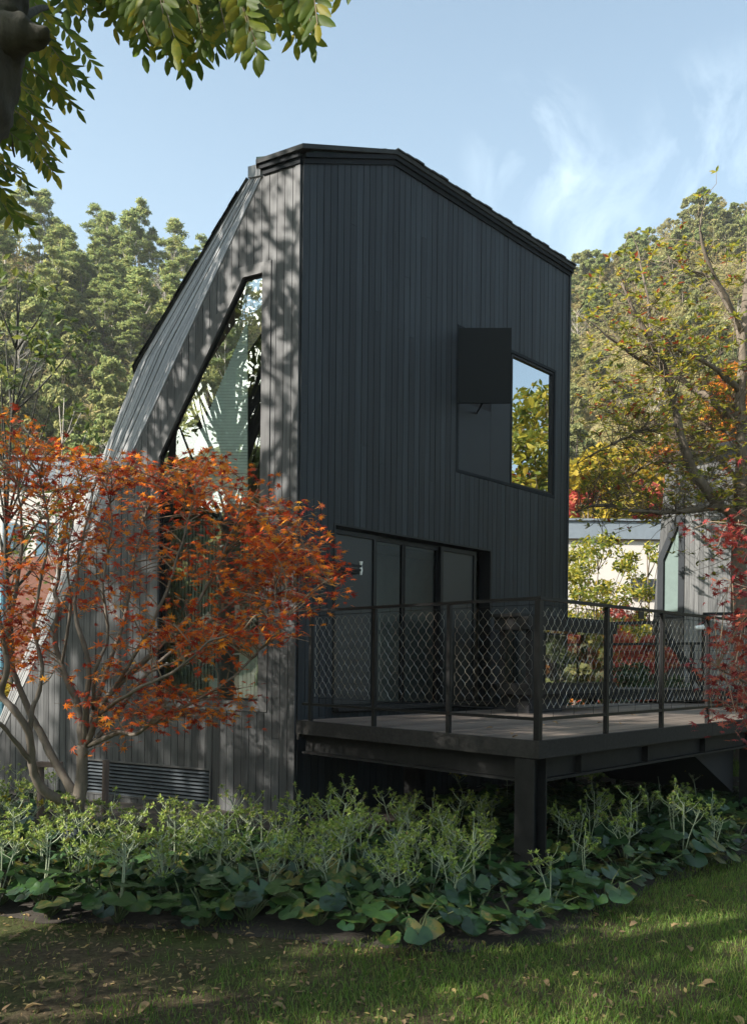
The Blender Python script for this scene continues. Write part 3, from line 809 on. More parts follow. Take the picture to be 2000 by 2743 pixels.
mb.hexa(rimbox(-.04, -.002, 0, DN, ZD - .135, ZD + .004))
mb.hexa(rimbox(-.0, DL, DN + .002, DN + .035, ZD - .2, ZD - .002))
mb.build('rim_board', M_rim, deck)
mb = MB()
def ibeam(p0, p1, top, h, w, side):
    mb.bar(p0 + up * (top - .012), p1 + up * (top - .012), w, .022); mb.bar(p0 + up * (top - h + .012), p1 + up * (top - h + .012), w, .022)
    mb.bar(p0 + up * (top - h / 2), p1 + up * (top - h / 2), .014, h - .048)
bt = ZD - .145
ibeam(dk(.16, .12, 0), dk(DL, .12, 0), bt, .2, .11, 1)
ibeam(dk(.10, .20, 0), dk(.10, DN, 0), bt, .2, .11, 1)
for u_ in (1.3, 2.6, 3.9, 5.2, 6.5): ibeam(dk(u_, .18, 0), dk(u_, DN, 0), bt, .18, .09, 1)
for u_ in (.75, 1.95, 3.25, 4.5): mb.box(dk(u_, .105, bt - .1), U * .006, NF * .05, up * .075)
mb.build('steel_beam', M_beam, deck)
def column(u_, n_):
    m_ = MB(); c = dk(u_, n_, 0); zt = bt + .0 if u_ else bt
    m_.box(c + U * .085 + up * (zt / 2), NF * .09, U * .007, up * (zt / 2)); m_.box(c - U * .085 + up * (zt / 2), NF * .09, U * .007, up * (zt / 2))
    m_.box(c + up * (zt / 2), NF * .006, U * .078, up * (zt / 2))
    m_.build('column', M_beam, deck)
column(.06, .1); column(4.62, .1); column(4.62, DN - .3); column(.06 + 1.5, DN - .2)
mb = MB()
mb.prism([dk(3.35, .25, bt - .205), dk(4.5, .25, bt - .205), dk(4.5, .25, .25)], -NF * 1.6)
mb.build('bracket_plate', M_black, deck)

# railing
rail = empty('deck_railing', tuple(dk(0, 0, ZD)), 'black steel railing with diamond wire mesh round the deck edge', 'railing')
pl = [dk(0, 2.7 - .9 * k, ZD) for k in range(3)] + [dk(0, 0, ZD)] + [dk(1.05 * k, 0, ZD) for k in range(1, 8)]
for i, p in enumerate(pl):
    m_ = MB(); w = .025 if i == 3 else .018
    m_.box(p + up * .55, U * w, NF * w, up * .55); m_.build('post', M_steel, rail)
for (a, b) in ((pl[0] - U * 0 - NF * .12, pl[3]), (pl[3], pl[-1])):
    e = .03 if b is pl[3] else .0
    dd_ = (b - a).normalized()
    m_ = MB(); m_.bar(a + up * 1.115 + dd_ * (0 if b is pl[3] else .031), b + up * 1.115 + dd_ * e, .05, .024); m_.build('top_rail', M_steel, rail)
    m_ = MB(); m_.bar(a + up * .17 + dd_ * (0 if b is pl[3] else .025), b + up * .17 - dd_ * (.025 if b is pl[3] else 0), .03, .025); m_.build('bottom_rail', M_steel, rail)
def mesh_panel(p, q):
    d = (q - p); Lm = d.length; d.normalize()
    nrm = d.cross(up)
    m_ = MB()
    x0, x1, z0, z1 = .06, Lm - .06, .25, 1.055
    for z in (z0 - .012, z1 + .012): m_.tube([p + d * (x0 - .03) + up * z, p + d * (x1 + .03) + up * z], .0025, 4)
    for x in (x0 - .03, x1 + .03): m_.tube([p + d * x + up * z0, p + d * x + up * z1], .002, 4)
    kx = 3
    for i in range(kx):
        x = x0 + (x1 - x0) * (i + .5) / kx
        m_.tube([p + d * x + up * .18, p + d * x + up * z0], .002, 4); m_.tube([p + d * x + up * z1, p + d * x + up * 1.1], .002, 4)
    cable = m_.build('cable_frame', M_steel, rail)
    m_ = MB()
    cw = .045
    nw = int((x1 - x0) / cw); cw = (x1 - x0) / nw; nz = 7; hz_ = (z1 - z0) / (nz * 2)
    prof = [(0, 0), (.14, .03), (.5, .5), (.86, .97), (1, 1)]
    for i in range(nw + 1):
        pts = []
        for j in range(nz * 2):
            s0 = (j + i) % 2
            for (tz, k) in prof[:-1]:
                kk_ = k if s0 == 0 else 1 - k
                x = x0 + (i - .5 + kk_ * 1.0) * cw
                x = min(max(x, x0), x1)
                pts.append(p + d * (x + random.uniform(-.0016, .0016)) + up * (z0 + (j + tz) * hz_ + random.uniform(-.0016, .0016)) + nrm * (.002 if i % 2 else -.002))
        m_.tube(pts, .0014, 3, cap=False)
    m_.build('wire_mesh', M_wire, cable)
for p, q_ in zip(pl[:-1], pl[1:]): mesh_panel(p, q_)

# small sign plate on the rail
mb = MB(); c = on_plane(1716, 1648, dk(0, -.03, 0), NF); mb.box(c, U * .05, NF * .004, up * .034); mb.tube([c + up * .03 - U * .03, c + up * .06 - U * .03], .003, 4); mb.tube([c + up * .03 + U * .03, c + up * .06 + U * .03], .003, 4)
o = mb.build('sign_plate', M_steel); tag(o, 'small blank dark plate hanging from the top rail of the deck', 'plate')

# open black counter with a roof slab standing on the deck
cd_ = 8.0
def cpt(x, y, s): return None
k0 = on_plane(1420, 1862, dk(0, 2.0, 0), NF)      # front plane of the counter, parallel to the wall
nC = (P1 - k0).dot(NF)
uL = (k0 - P1).dot(U); uR = (on_plane(1646, 1780, k0, NF) - P1).dot(U)
zl0, zl1 = k0.z, on_plane(1420, 1831, k0, NF).z; zu0, zu1 = on_plane(1420, 1685, k0, NF).z, on_plane(1420, 1651, k0, NF).z
bar_ = empty('outdoor_counter', tuple(dk((uL + uR) / 2, nC + .4, ZD)), 'black open sided outdoor counter with thick top and bottom slabs on the deck', 'counter')
def cbox(name, u0, u1, n0, n1, z0, z1, mat=M_beam):
    m_ = MB(); m_.hexa(rimbox(u0, u1, n0, n1, z0, z1)); return m_.build(name, mat, bar_)
cbox('top_slab', uL - .06, uR + .05, nC, nC + .5, zu0, zu1); cbox('shelf', uL, uR + .05, nC, nC + .5, zl0, zl1)
cbox('roof_lip', uL - .1, uR + .0, nC + .1, nC + .55, zu1 + .002, zu1 + .04)
for u_, n_ in ((uL + .02, nC + .02), (uR - .1, nC + .02), (uL + .02, nC + .41), (uR - .1, nC + .41)): cbox('post', u_, u_ + .08, n_, n_ + .07, zl1, zu0)
cbox('base', uL + .12, uL + .85, nC + .1, nC + .45, ZD, zl0, M_black)
for nm, pts in (('front_pane', ((uL + .10, nC + .03), (uR - .1, nC + .03))), ('end_pane', ((uL + .03, nC + .09), (uL + .03, nC + .41)))):
    m_ = MB(); (a, b), (c_, d_) = pts; m_.add([dk(a, b, zl1), dk(c_, d_, zl1), dk(c_, d_, zu0), dk(a, b, zu0)], [(0, 1, 2, 3)]); m_.build(nm, M_glassC, bar_)
cbox('bottle_rack', uL + .12, uL + .7, nC + .3, nC + .5, zl1, zl1 + .05, M_black)
mb = MB(); c = on_plane(1345, 1895, (0, 0, ZD), up)
mb.tube([c, c + up * .03], [.16, .15], 16); mb.tube([c + up * .03, c + up * .30], .025, 8); mb.tube([c + up * .30, c + up * .33], [.2, .2], 20)
o = mb.build('low_table', M_steel); tag(o, 'small round black pedestal table on the deck beside the counter', 'table')
# wall bracket
mb = MB(); b0 = on_plane(884, 1520, A + NF * .1, NF); b1_ = on_plane(960, 1528, A + NF * .1, NF)
tt0, tt1 = (b0 - A).dot(U), (b1_ - A).dot(U); zz = (b0.z + b1_.z) / 2
for z in (0, .045): mb.box(fwall((tt0 + tt1) / 2, zz + z, .14), U * ((tt1 - tt0) / 2), NF * .015, up * .012)
mb.box(fwall((tt0 + tt1) / 2, zz - .03, .09), U * ((tt1 - tt0) / 2 - .03), NF * .06, up * .014)
mb.box(fwall(tt0 + .02, zz + .02, .08), U * .012, NF * .08, up * .05)
wb = mb.build('wall_rack', M_beam); tag(wb, 'slim black metal rack fixed on the wall at the left of the sliding door', 'rack')
mb = MB(); mb.tube([fwall(tt1, zz - .05, .14), fwall(tt1, zz + .0, .14), fwall(tt1, zz + .06, .14), fwall(tt1, zz + .1, .14)], [.012, .02, .012, .022], 10); mb.build('end_clip', M_pale, wb)

# ------------------------------------------------------------------ footbridge and far buildings
fb = empty('footbridge', (5.2, 13.5, 0), 'dark steel footbridge with rails and a slanting brace beyond the deck', 'footbridge')
by = 13.2
def bx(name, p, q_, w, h, mat=M_steel): m_ = MB(); m_.bar(p, q_, w, h); return m_.build(name, mat, fb)
bl = lambda x, y: at(x, y, by)
xl = at(1500, 1850, by).x
m_ = MB(); zt = bl(1700, 1846).z; m_.box(Vector((6.2, by + .5, zt - .08)), (3.4, 0, 0), (0, .6, 0), (0, 0, .08)); m_.build('walkway', M_beam, fb)
bx('top_rail', bl(1560, 1672), bl(1772, 1667), .05, .05); bx('middle_rail', bl(1520, 1727), bl(2040, 1722), .04, .04); bx('top_rail', bl(1882, 1645), bl(2060, 1643), .05, .05)
for x in (1565, 1757, 1852, 1882, 1992): 
    p = bl(x, 1850); zt2 = bl(x, 1668 if x < 1800 else 1646).z if x != 1852 else bl(x, 1727).z; bx('post', p, Vector((p.x, p.y, zt2)), .05, .05)
bx('brace', bl(1766, 1680), bl(1892, 1852), .07, .09)
for k in range(4): bx('wire', bl(1520, 1745 + k * 24), bl(2040, 1742 + k * 24), .006, .006)
for x in (1600, 1880): p = bl(x, 1850); m_ = MB(); m_.bar(Vector((p.x, p.y + .4, 0)), Vector((p.x, p.y + .4, zt - .1)), .16, .16); m_.build('leg', M_beam, fb)
mb = MB(); c = bl(1868, 1683) + Vector((0, -.1, 0)); mb.tube([c + Vector((-.09, 0, .0)), c + Vector((.05, 0, .015))], [.035, .04], 12); 
sp = mb.build('spotlight', M_pale); tag(sp, 'small pale spotlight head on a bent black arm above the footbridge', 'lamp')
mb = MB(); mb.tube([c + Vector((.05, 0, .0)), c + Vector((.09, 0, -.05)), c + Vector((.12, 0, -.32))], .02, 8); mb.build('arm', M_steel, sp)

# second timber house on the right
h2 = empty('grey_timber_house', at(1880, 1774, 18.0) - Vector((0, 0, CAMZ)), 'smaller sunlit grey timber house with a trapezoid window behind the footbridge', 'house')
D2 = 18.0
cor = at(1832, 1500, D2); cor.z = 0
U2 = Vector((.995, -.10, 0)).normalized(); N2 = Vector((-.10, -.995, 0)).normalized(); V2 = Vector((-.62, .78, 0)); NV2 = Vector((-.78, -.62, 0))
z2t = at(1832, 1265, D2).z
mb = MB()
boards(mb, cor, U2, N2, 0, 4.2, .1, lambda t: z2t + .35 + .18 * t, lambda t: 0, [])
mb.build('front_wall', M_facet, h2)
def lw2(x, y): p = on_plane(x, y, cor, NV2); return ((p - cor).dot(V2), p.z)
q0 = lw2(1818, 1402); q1 = lw2(1800, 1420); q2 = lw2(1775, 1640); q3 = lw2(1818, 1640)
tE = lw2(1783, 1285)[0]; tF = lw2(1748, 1700)
mb = MB()
sF = (tF[1] - z2t) / (tF[0] - tE); tZ = tE + (0 - z2t) / sF
boards(mb, cor, V2, NV2, 0, tZ, .1, lambda t: z2t + .3 if t < tE else max(0, z2t + .3 + sF * (t - tE)), lambda t: 0,
       [(q0[0], q2[0], lambda t: q2[1], lambda t: q0[1] + (t - q0[0]) / (q2[0] - q0[0]) * (q1[1] - q0[1]) * 6)])
mb.build('side_wall', M_left, h2)
w2 = lambda t, z, o: cor + V2 * t + NV2 * o + up * z
hiq = lambda t: q0[1] + (t - q0[0]) / (q2[0] - q0[0]) * (q1[1] - q0[1]) * 6
pq = [(q0[0], q0[1]), (q2[0], hiq(q2[0])), (q2[0], q2[1]), (q0[0], q2[1])]
mb = MB(); framebar(mb, pq, .14, -.02, .03, w2); wn2 = mb.build('window', M_panel, h2)
mb = MB(); mb.add([w2(t, z, -.03) for t, z in pq], [(0, 1, 2, 3)]); mb.build('pane', plain('grey_green_glass', (.13, .17, .16), rough=.15, var=.1), wn2)
mb = MB(); mb.prism([cor + up * (z2t + .3) + (N2 + NV2) * .1, cor + U2 * 4.3 + up * (z2t + 1.12) + N2 * .1, cor + U2 * 4.3 + V2 * 3 + up * (z2t + 1.12), cor + V2 * (tE + .1) + NV2 * .1 + up * (z2t + .3)], up * .15)
mb.build('roof', M_roof, h2)
bk2 = MB(); bk2.prism([cor - N2 * .03, cor + U2 * 4.2 - N2 * .03, cor + U2 * 4.2 - N2 * .03 + up * (z2t + 1.0), cor - N2 * .03 + up * (z2t + .3)], -N2 * .05); bk2.build('wall_backing', M_black, h2)
bk2 = MB(); bk2.add([w2(0, 0, -.05), w2(tZ, 0, -.05), w2(tE, z2t + .3, -.05), w2(0, z2t + .3, -.05)], [(0, 1, 2, 3)]); bk2.build('side_backing', M_room, h2)

# white building behind on the right
def white_building(x0, x1, ytop, d, depth, parap, label, extras):
    a = at(x0, ytop, d); b = at(x1, ytop, d)
    e = empty('white_building', ((a.x + b.x) / 2, d, 0), label, 'building')
    m_ = MB(); m_.box(Vector(((a.x + b.x) / 2, d + depth / 2, (a.z - parap) / 2)), ((b.x - a.x) / 2, 0, 0), (0, depth / 2, 0), (0, 0, (a.z - parap) / 2)); m_.build('wall', M_white, e)
    m_ = MB(); m_.box(Vector(((a.x + b.x) / 2, d + depth / 2, a.z - parap / 2 + .003)), ((b.x - a.x) / 2 + .12, 0, 0), (0, depth / 2 + .12, 0), (0, 0, parap / 2)); m_.build('parapet', M_zinc, e)
    m_ = MB(); m_.box(Vector(((a.x + b.x) / 2, d + depth / 2, a.z + .04)), ((b.x - a.x) / 2 + .18, 0, 0), (0, depth / 2 + .18, 0), (0, 0, .03)); m_.build('coping', M_zinc, e)
    extras(e)
def exR(e):
    m_ = MB()
    p, q_ = at(1688, 1550, 25.9), at(1765, 1600, 25.9)
    for k in range(9):
        z = p.z + (q_.z - p.z) * (k + .5) / 9; m_.box(Vector(((p.x + q_.x) / 2, 25.92, z)), ((q_.x - p.x) / 2, 0, 0), (0, .04, .0), (0, -.02, abs(q_.z - p.z) / 9 * .4))
    m_.build('louvre', M_zinc, e)
white_building(1440, 1812, 1396, 26.0, 7.0, .55, 'white rendered building with grey parapet seen right of the black house', exR)
def exL(e):
    p, q_ = at(-60, 1490, 22.9), at(170, 1900, 22.9)
    m_ = MB(); m_.box(Vector(((p.x + q_.x) / 2, 22.9, (p.z) / 2)), ((q_.x - p.x) / 2, 0, 0), (0, .08, 0), (0, 0, p.z / 2)); m_.build('terracotta_panel', M_terra, e)
    for (xa, ya, xb, yb) in ((150, 1380, 175, 1480), (100, 1400, 130, 1500), (10, 1400, 45, 1480)):
        p, q_ = at(xa, ya, 22.95), at(xb, yb, 22.95)
        m_ = MB(); m_.box(Vector(((p.x + q_.x) / 2, 22.95, (p.z + q_.z) / 2)), ((q_.x - p.x) / 2, 0, 0), (0, .06, 0), (0, 0, abs(p.z - q_.z) / 2)); wn_ = m_.build('window', M_zinc, e)
        m_ = MB(); m_.box(Vector(((p.x + q_.x) / 2, 22.87, (p.z + q_.z) / 2)), ((q_.x - p.x) / 2 - .04, 0, 0), (0, .01, 0), (0, 0, abs(p.z - q_.z) / 2 - .04)); m_.build('pane', plain('blue_glass', (.12, .2, .26), rough=.1), wn_)
white_building(-700, 420, 1222, 23.0, 8.0, .75, 'white rendered building with grey parapet and terracotta base behind the red maple', exL)
mb = MB(); p = at(8, 1560, 15.0)
mb.tube([Vector((p.x, 15, 0)), Vector((p.x, 15, p.z)), Vector((p.x - .1, 15, p.z + .4))], [.06, .06, .05], 10); mb.tube([Vector((p.x, 15, 1.2)), Vector((p.x, 15, 1.5))], .075, 10)
o = mb.build('blue_post', M_blue); tag(o, 'pale blue painted post behind the red maple', 'post')

# ------------------------------------------------------------------ trees: generic builders
def crown_np(centres, radii, n_per, tmpl, size, flat=0.3, shell=0.6):
    P = []; 
    for c, r in zip(centres, radii):
        k = max(3, int(n_per * (np.mean(r)) ** 2)) if n_per < 0 else n_per
        d = rng.normal(size=(k, 3)); d /= np.linalg.norm(d, axis=1)[:, None]
        rad = (shell + (1 - shell) * rng.random(k)) * (0.35 + .65 * rng.random(k) ** .5)
        P.append(np.asarray(c) + d * rad[:, None] * np.asarray(r))
    P = np.concatenate(P)
    return scatter(tmpl[0], tmpl[1], P, rand_rot(len(P), flat), size * (0.6 + .8 * rng.random(len(P))))
def limbs(mb, base, top, r0, n, spread, seed, targets=None):
    """tapered trunk with side limbs"""
    rd = random.Random(seed)
    base, top = Vector(base), Vector(top)
    m = base.lerp(top, .5) + Vector((rd.uniform(-.03, .03), rd.uniform(-.03, .03), 0)) * (top - base).length
    tr = smooth_line([base, base.lerp(m, .6), m, top], 4)
    mb.tube(tr, [r0 * (1 - .85 * i / (len(tr) - 1)) for i in range(len(tr))], 7)
    for c in (targets or []):
        c = Vector(c)
        zz_ = min(max(c.z - (c.xy - base.xy).length * .6, base.z + (top.z - base.z) * .25), top.z * .95)
        f = (zz_ - base.z) / max(top.z - base.z, .01)
        s = tr[min(int(f * (len(tr) - 1)), len(tr) - 1)]
        md = s.lerp(c, .55) + Vector((0, 0, -.05 * (c - s).length))
        ln = smooth_line([s, md, c], 3)
        mb.tube(ln, [max(r0 * .32 * (1 - .8 * i / (len(ln) - 1)), .008) for i in range(len(ln))], 4)
def proto_tree(name, label, cat, group, H, W, nclump, per, leafm, barkm, tmpl, size, crown_lo=.3, r0=.14, seed=1, conic=0.0, flat=.3, cr=(.20, .2, .65)):
    global rng
    rng = np.random.default_rng(seed + 100)
    e = empty(name, (0, 0, 0), label, cat, group)
    cs, rs = [], []
    for i in range(nclump):
        z = crown_lo + (1 - crown_lo) * (i + rng.random()) / nclump
        k = math.sin(math.pi * min(max((z - crown_lo) / (1 - crown_lo) * .86 + .12, 0), 1)) ** .6 * (1 - conic * (z - crown_lo) / (1 - crown_lo))
        a = rng.random() * 6.283; rr_ = W * k * (.25 + .75 * rng.random() ** .6)
        cs.append((math.sin(a) * rr_, math.cos(a) * rr_, z * H * .95)); r = W * (cr[0] + cr[1] * rng.random()); rs.append((r, r, r * cr[2]))
    mb = MB(); limbs(mb, (0, 0, -.3), (0, 0, H * .93), r0, 0, 0, seed, cs)
    mb.build('trunk', barkm, e, smooth=True)
    V, F = crown_np(cs, rs, per, tmpl, size, flat)
    np_mesh('crown', V, F, leafm, e)
    return e

# ------------------------------------------------------------------ hillside woods
GH = 'trees on the wooded hillside'
L_hillg = leaf_mat('hill_green_leaves', [(0.0, (0.14, 0.185, 0.07)), (0.5, (0.22, 0.26, 0.095)), (1.0, (0.34, 0.34, 0.125))], 0.45, 0.6, 0.15)
P_pine = [proto_tree('pine_tree', 'tall thin pine with bare pale trunk and ragged top high on the hillside', 'tree', GH, 15 + 2 * s, 3.0, 22, 95, L_pine, M_barkp, NEED, .62, .45, .16, 11 + s, .55, .5, (.22, .22, .42)) for s in range(3)]
P_brd = [proto_tree('broadleaf_tree', 'rounded olive green broadleaf tree on the wooded hillside', 'tree', GH, 8.0, 3.0, 26, 200, L_hill, M_bark, QUAD, .32, .12, .16, 21 + s) for s in range(3)]
P_scr = [proto_tree('scrub_tree', 'low tawny half bare scrub tree on the sunlit hillside', 'tree', GH, 5.0, 2.4, 18, 130, L_scrub, M_barkp, NEED, .40, .1, .09, 31 + s) for s in range(3)]
P_dk = [proto_tree('evergreen_tree', 'dense mid green evergreen tree on the hillside', 'tree', GH, 8.5, 2.8, 26, 200, L_hillg, M_bark, QUAD, .32, .1, .16, 41 + s) for s in range(2)]
def bare_tree(seed, H):
    e = empty('bare_tree', (0, 0, 0), 'leafless pale grey tree on the wooded hillside', 'tree', GH)
    mb = MB(); rd = random.Random(seed)
    mb.tube([(0, 0, -.3), (.1, 0, H * .4), (-.1, .1, H * .75), (0, 0, H)], [.14, .1, .06, .02], 6)
    for k in range(26):
        z = H * (.25 + .7 * k / 26); a = rd.uniform(0, 6.28); l_ = H * .35 * (1.1 - z / H) + .5
        p = Vector((math.sin(a) * l_, math.cos(a) * l_, l_ * .9))
        s = Vector((0, 0, z)); mb.tube([s, s + p * .5 + Vector((0, 0, -.1)), s + p], [.05, .03, .012], 4)
        for j in range(6):
            b = s + p * rd.uniform(.35, .95); t = Vector((rd.uniform(-.6, .6), rd.uniform(-.6, .6), rd.uniform(.3, 1))) * l_ * .4
            mb.tube([b, b + t], [.02, .008], 3, cap=False)
    mb.build('trunk', M_barkp, e)
    return e
P_bare = [bare_tree(5, 8), bare_tree(6, 9)]
used = set()
def plant(proto, x, y, sc, rz):
    loc = (x, y, hz(x, y) - .1)
    if proto.name not in used:
        used.add(proto.name); proto.location = loc; proto.rotation_euler = (0, 0, rz); proto.scale = (sc, sc, sc * random.uniform(.9, 1.1)); return proto
    kx = 1.45 if 'pine' in proto.name else 1.0
    return copy_tree(proto, loc, rz, (sc * kx * random.uniform(.85, 1.15), sc * kx * random.uniform(.85, 1.15), sc * random.uniform(.85, 1.2)))
rd = random.Random(3)
def hillpos(az, s):
    a = R_(az); Rr = float(np.interp(az, HA, HR)); r = 42 + (Rr - 42) * s
    return r * math.sin(a), r * math.cos(a)
# left: pines on the upper half, broadleaf below
for k in range(90):
    az = rd.uniform(-26, -9); s = 1.0 - .45 * (k / 90.0) ** 1.3 + rd.uniform(-.02, .02)
    x, y = hillpos(az, s); plant(rd.choice(P_pine), x, y, rd.uniform(.32, .58), rd.uniform(0, 6.28))
for k in range(190):
    az = rd.uniform(-27, -9); s = rd.uniform(.0, .8)
    x, y = hillpos(az, s); pr = rd.choice(P_brd * 2 + P_dk * 2 + P_scr[:1] + P_bare); plant(pr, x, y, rd.uniform(.36, .75), rd.uniform(0, 6.28))
for k in range(290):
    az = rd.uniform(11.5, 27); s = rd.uniform(.0, 1.0) ** .8
    x, y = hillpos(az, s)
    pr = rd.choice(P_scr * 4 + P_brd[:2] + P_bare[:1]) if s < .7 else rd.choice(P_scr + P_brd + P_dk)
    plant(pr, x, y, rd.uniform(.34, .72), rd.uniform(0, 6.28))
for k in range(26):   # unseen middle and flanks: a thin belt
    az = rd.choice([rd.uniform(-60, -28), rd.uniform(28, 60), rd.uniform(-9, 11)]); x, y = hillpos(az, rd.uniform(.1, 1)); plant(rd.choice(P_brd + P_scr), x, y, rd.uniform(.8, 1.2), rd.uniform(0, 6.28))
def undergrowth():
    n = 130000
    az = np.radians(rng.uniform(-30, 30, n)); r = 41 + 100 * rng.random(n) ** .8
    x, y = r * np.sin(az), r * np.cos(az)
    z = hill(x, y); keep = r < np.interp(np.degrees(az), HA, HR) + 4
    bumps = np.abs(np.sin(x * .9 + 2 * np.sin(y * .33)) * np.sin(y * .8 + 1.5 * np.sin(x * .4)))
    P = np.stack([x, y, z + (.2 + 2.6 * bumps) * rng.random(n)], 1)[keep]
    V, F = scatter(NEED[0], NEED[1], P, rand_rot(len(P), .3), .35 + .5 * rng.random(len(P)))
    tag(np_mesh('hillside_undergrowth', V, F, L_scrub), kind='stuff')
undergrowth()

# ------------------------------------------------------------------ garden trees in the middle distance
GB = 'autumn trees behind the houses'
def mid(name, label, cat, x, ybase, d, H, W, ncl, per, lm, bm, tm, size, lo, r0, seed, group=None, conic=0., sx=1):
    e = proto_tree(name, label, cat, group, H, W, ncl, per, lm, bm, tm, size, lo, r0, seed, conic)
    p = at(x, 1774, d); e.location = (p.x, p.y, hz(p.x, p.y)); return e
mid('orange_tree', 'bright orange autumn tree rising behind the big sparse tree trunk', 'tree', 1960, 0, 33, 14.5, 2.6, 34, 260, L_orange, M_bark, QUAD, .22, .18, .15, 61, conic=.5)
mid('orange_tree', 'shorter orange yellow tree behind the grey timber house', 'tree', 1800, 0, 36, 11.5, 3.2, 30, 240, L_orange, M_bark, QUAD, .22, .15, .15, 62)
mid('yellow_tree', 'yellow green bushy tree beside the right edge of the black house', 'tree', 1570, 0, 31, 10.2, 2.7, 32, 260, L_yellow, M_bark, QUAD, .2, .12, .12, 63)
mid('yellow_tree', 'yellow orange broad tree above the white building', 'tree', 1700, 0, 38, 12.2, 3.8, 30, 240, L_yellow, M_bark, QUAD, .22, .15, .15, 64)
mid('crimson_tree', 'crimson leaved tree above the parapet of the right white building', 'tree', 1610, 0, 35, 10.2, 3.6, 30, 260, L_pink, M_bark, QUAD, .2, .2, .12, 65)
mid('crimson_tree', 'crimson tree between the white building and grey timber house', 'tree', 1735, 0, 34.5, 9.6, 3.4, 30, 240, L_pink, M_bark, QUAD, .2, .2, .12, 66)
mid('crimson_shrub', 'crimson maple shrub just behind the deck railing', 'shrub', 1590, 0, 19, 2.7, 1.3, 20, 220, L_pink, M_bark, STAR, .07, .25, .05, 67)
mid('crimson_shrub', 'crimson maple shrub in front of the grey timber house', 'shrub', 1690, 0, 17.5, 2.5, 1.15, 18, 220, L_pink, M_bark, STAR, .07, .3, .05, 68)
mid('crimson_shrub', 'orange red low maple shrub farther back under the white building', 'shrub', 1650, 0, 22, 3.3, 2.0, 22, 220, L_pink, M_bark, STAR, .08, .2, .05, 69)
mid('russet_hedge', 'russet orange clipped hedge in front of the right white building', 'hedge', 1640, 0, 24, 2.7, 2.6, 30, 200, L_orange, M_bark, QUAD, .12, .05, .06, 81)
mid('dark_shrub', 'dark green evergreen shrub below the footbridge walkway', 'shrub', 1720, 0, 15.6, 1.75, 1.1, 20, 170, L_dark, M_bark, OVAL, .12, .05, .04, 70)
mid('dark_shrub', 'dark green evergreen shrub seen through the outdoor counter', 'shrub', 1500, 0, 18, 2.0, 1.6, 20, 170, L_green, M_bark, OVAL, .12, .05, .04, 71)
mid('dark_shrub', 'dark green evergreen shrub against the grey timber house wall', 'shrub', 1840, 0, 15.4, 1.5, .9, 16, 170, L_dark, M_bark, OVAL, .12, .05, .04, 72)
mid('slender_tree', 'slender small leaved tree before the white wall right of the black house', 'tree', 1600, 0, 19.5, 5.0, 1.3, 30, 130, L_ros, M_bark, OVAL, .12, .3, .045, 73)
mid('slender_tree', 'thin leggy tree before the white wall nearest the grey timber house', 'tree', 1728, 0, 21, 5.0, .9, 20, 70, L_ros, M_bark, OVAL, .12, .45, .07, 74)
mid('slender_tree', 'thin tree seen above the white building and right of the house corner', 'tree', 1540, 0, 21.5, 5.2, 1.1, 24, 100, L_ros, M_bark, OVAL, .12, .3, .05, 75)
mid('round_shrub', 'rounded sunlit green shrub above the left white building', 'shrub', 235, 0, 34, 9.3, 3.4, 32, 300, L_hill, M_bark, QUAD, .2, .05, .15, 76)
mid('round_shrub', 'rounded green shrub low behind the left white building', 'shrub', 130, 0, 37, 8.6, 3.4, 30, 300, L_green, M_bark, QUAD, .2, .05, .15, 77)
mid('yellow_shrub', 'yellow green shrub low beside the left end of the gable wall', 'shrub', -20, 0, 13.5, 1.5, .7, 14, 160, L_yellow, M_bark, OVAL, .09, .05, .03, 78)
mid('young_tree', 'young thin tree with sparse fresh green leaves before the hillside', 'tree', 45, 0, 16, 9.6, 1.7, 30, 34, L_green, M_barkd, OVAL, .17, .42, .085, 79)
mid('young_tree', 'thin bare twigged tree just behind the fresh green young tree', 'tree', 165, 0, 18, 8.0, 1.1, 24, 7, L_green, M_barkp, OVAL, .14, .3, .05, 80)

def ribs(pts_px, d, r0, r1, n=4):
    pts = [at(x, y, d + (o[0] if o else 0)) for x, y, *o in pts_px]
    ln = smooth_line(pts, n); m = len(ln) - 1
    return ln, [r0 + (r1 - r0) * (i / m) for i in range(m + 1)]

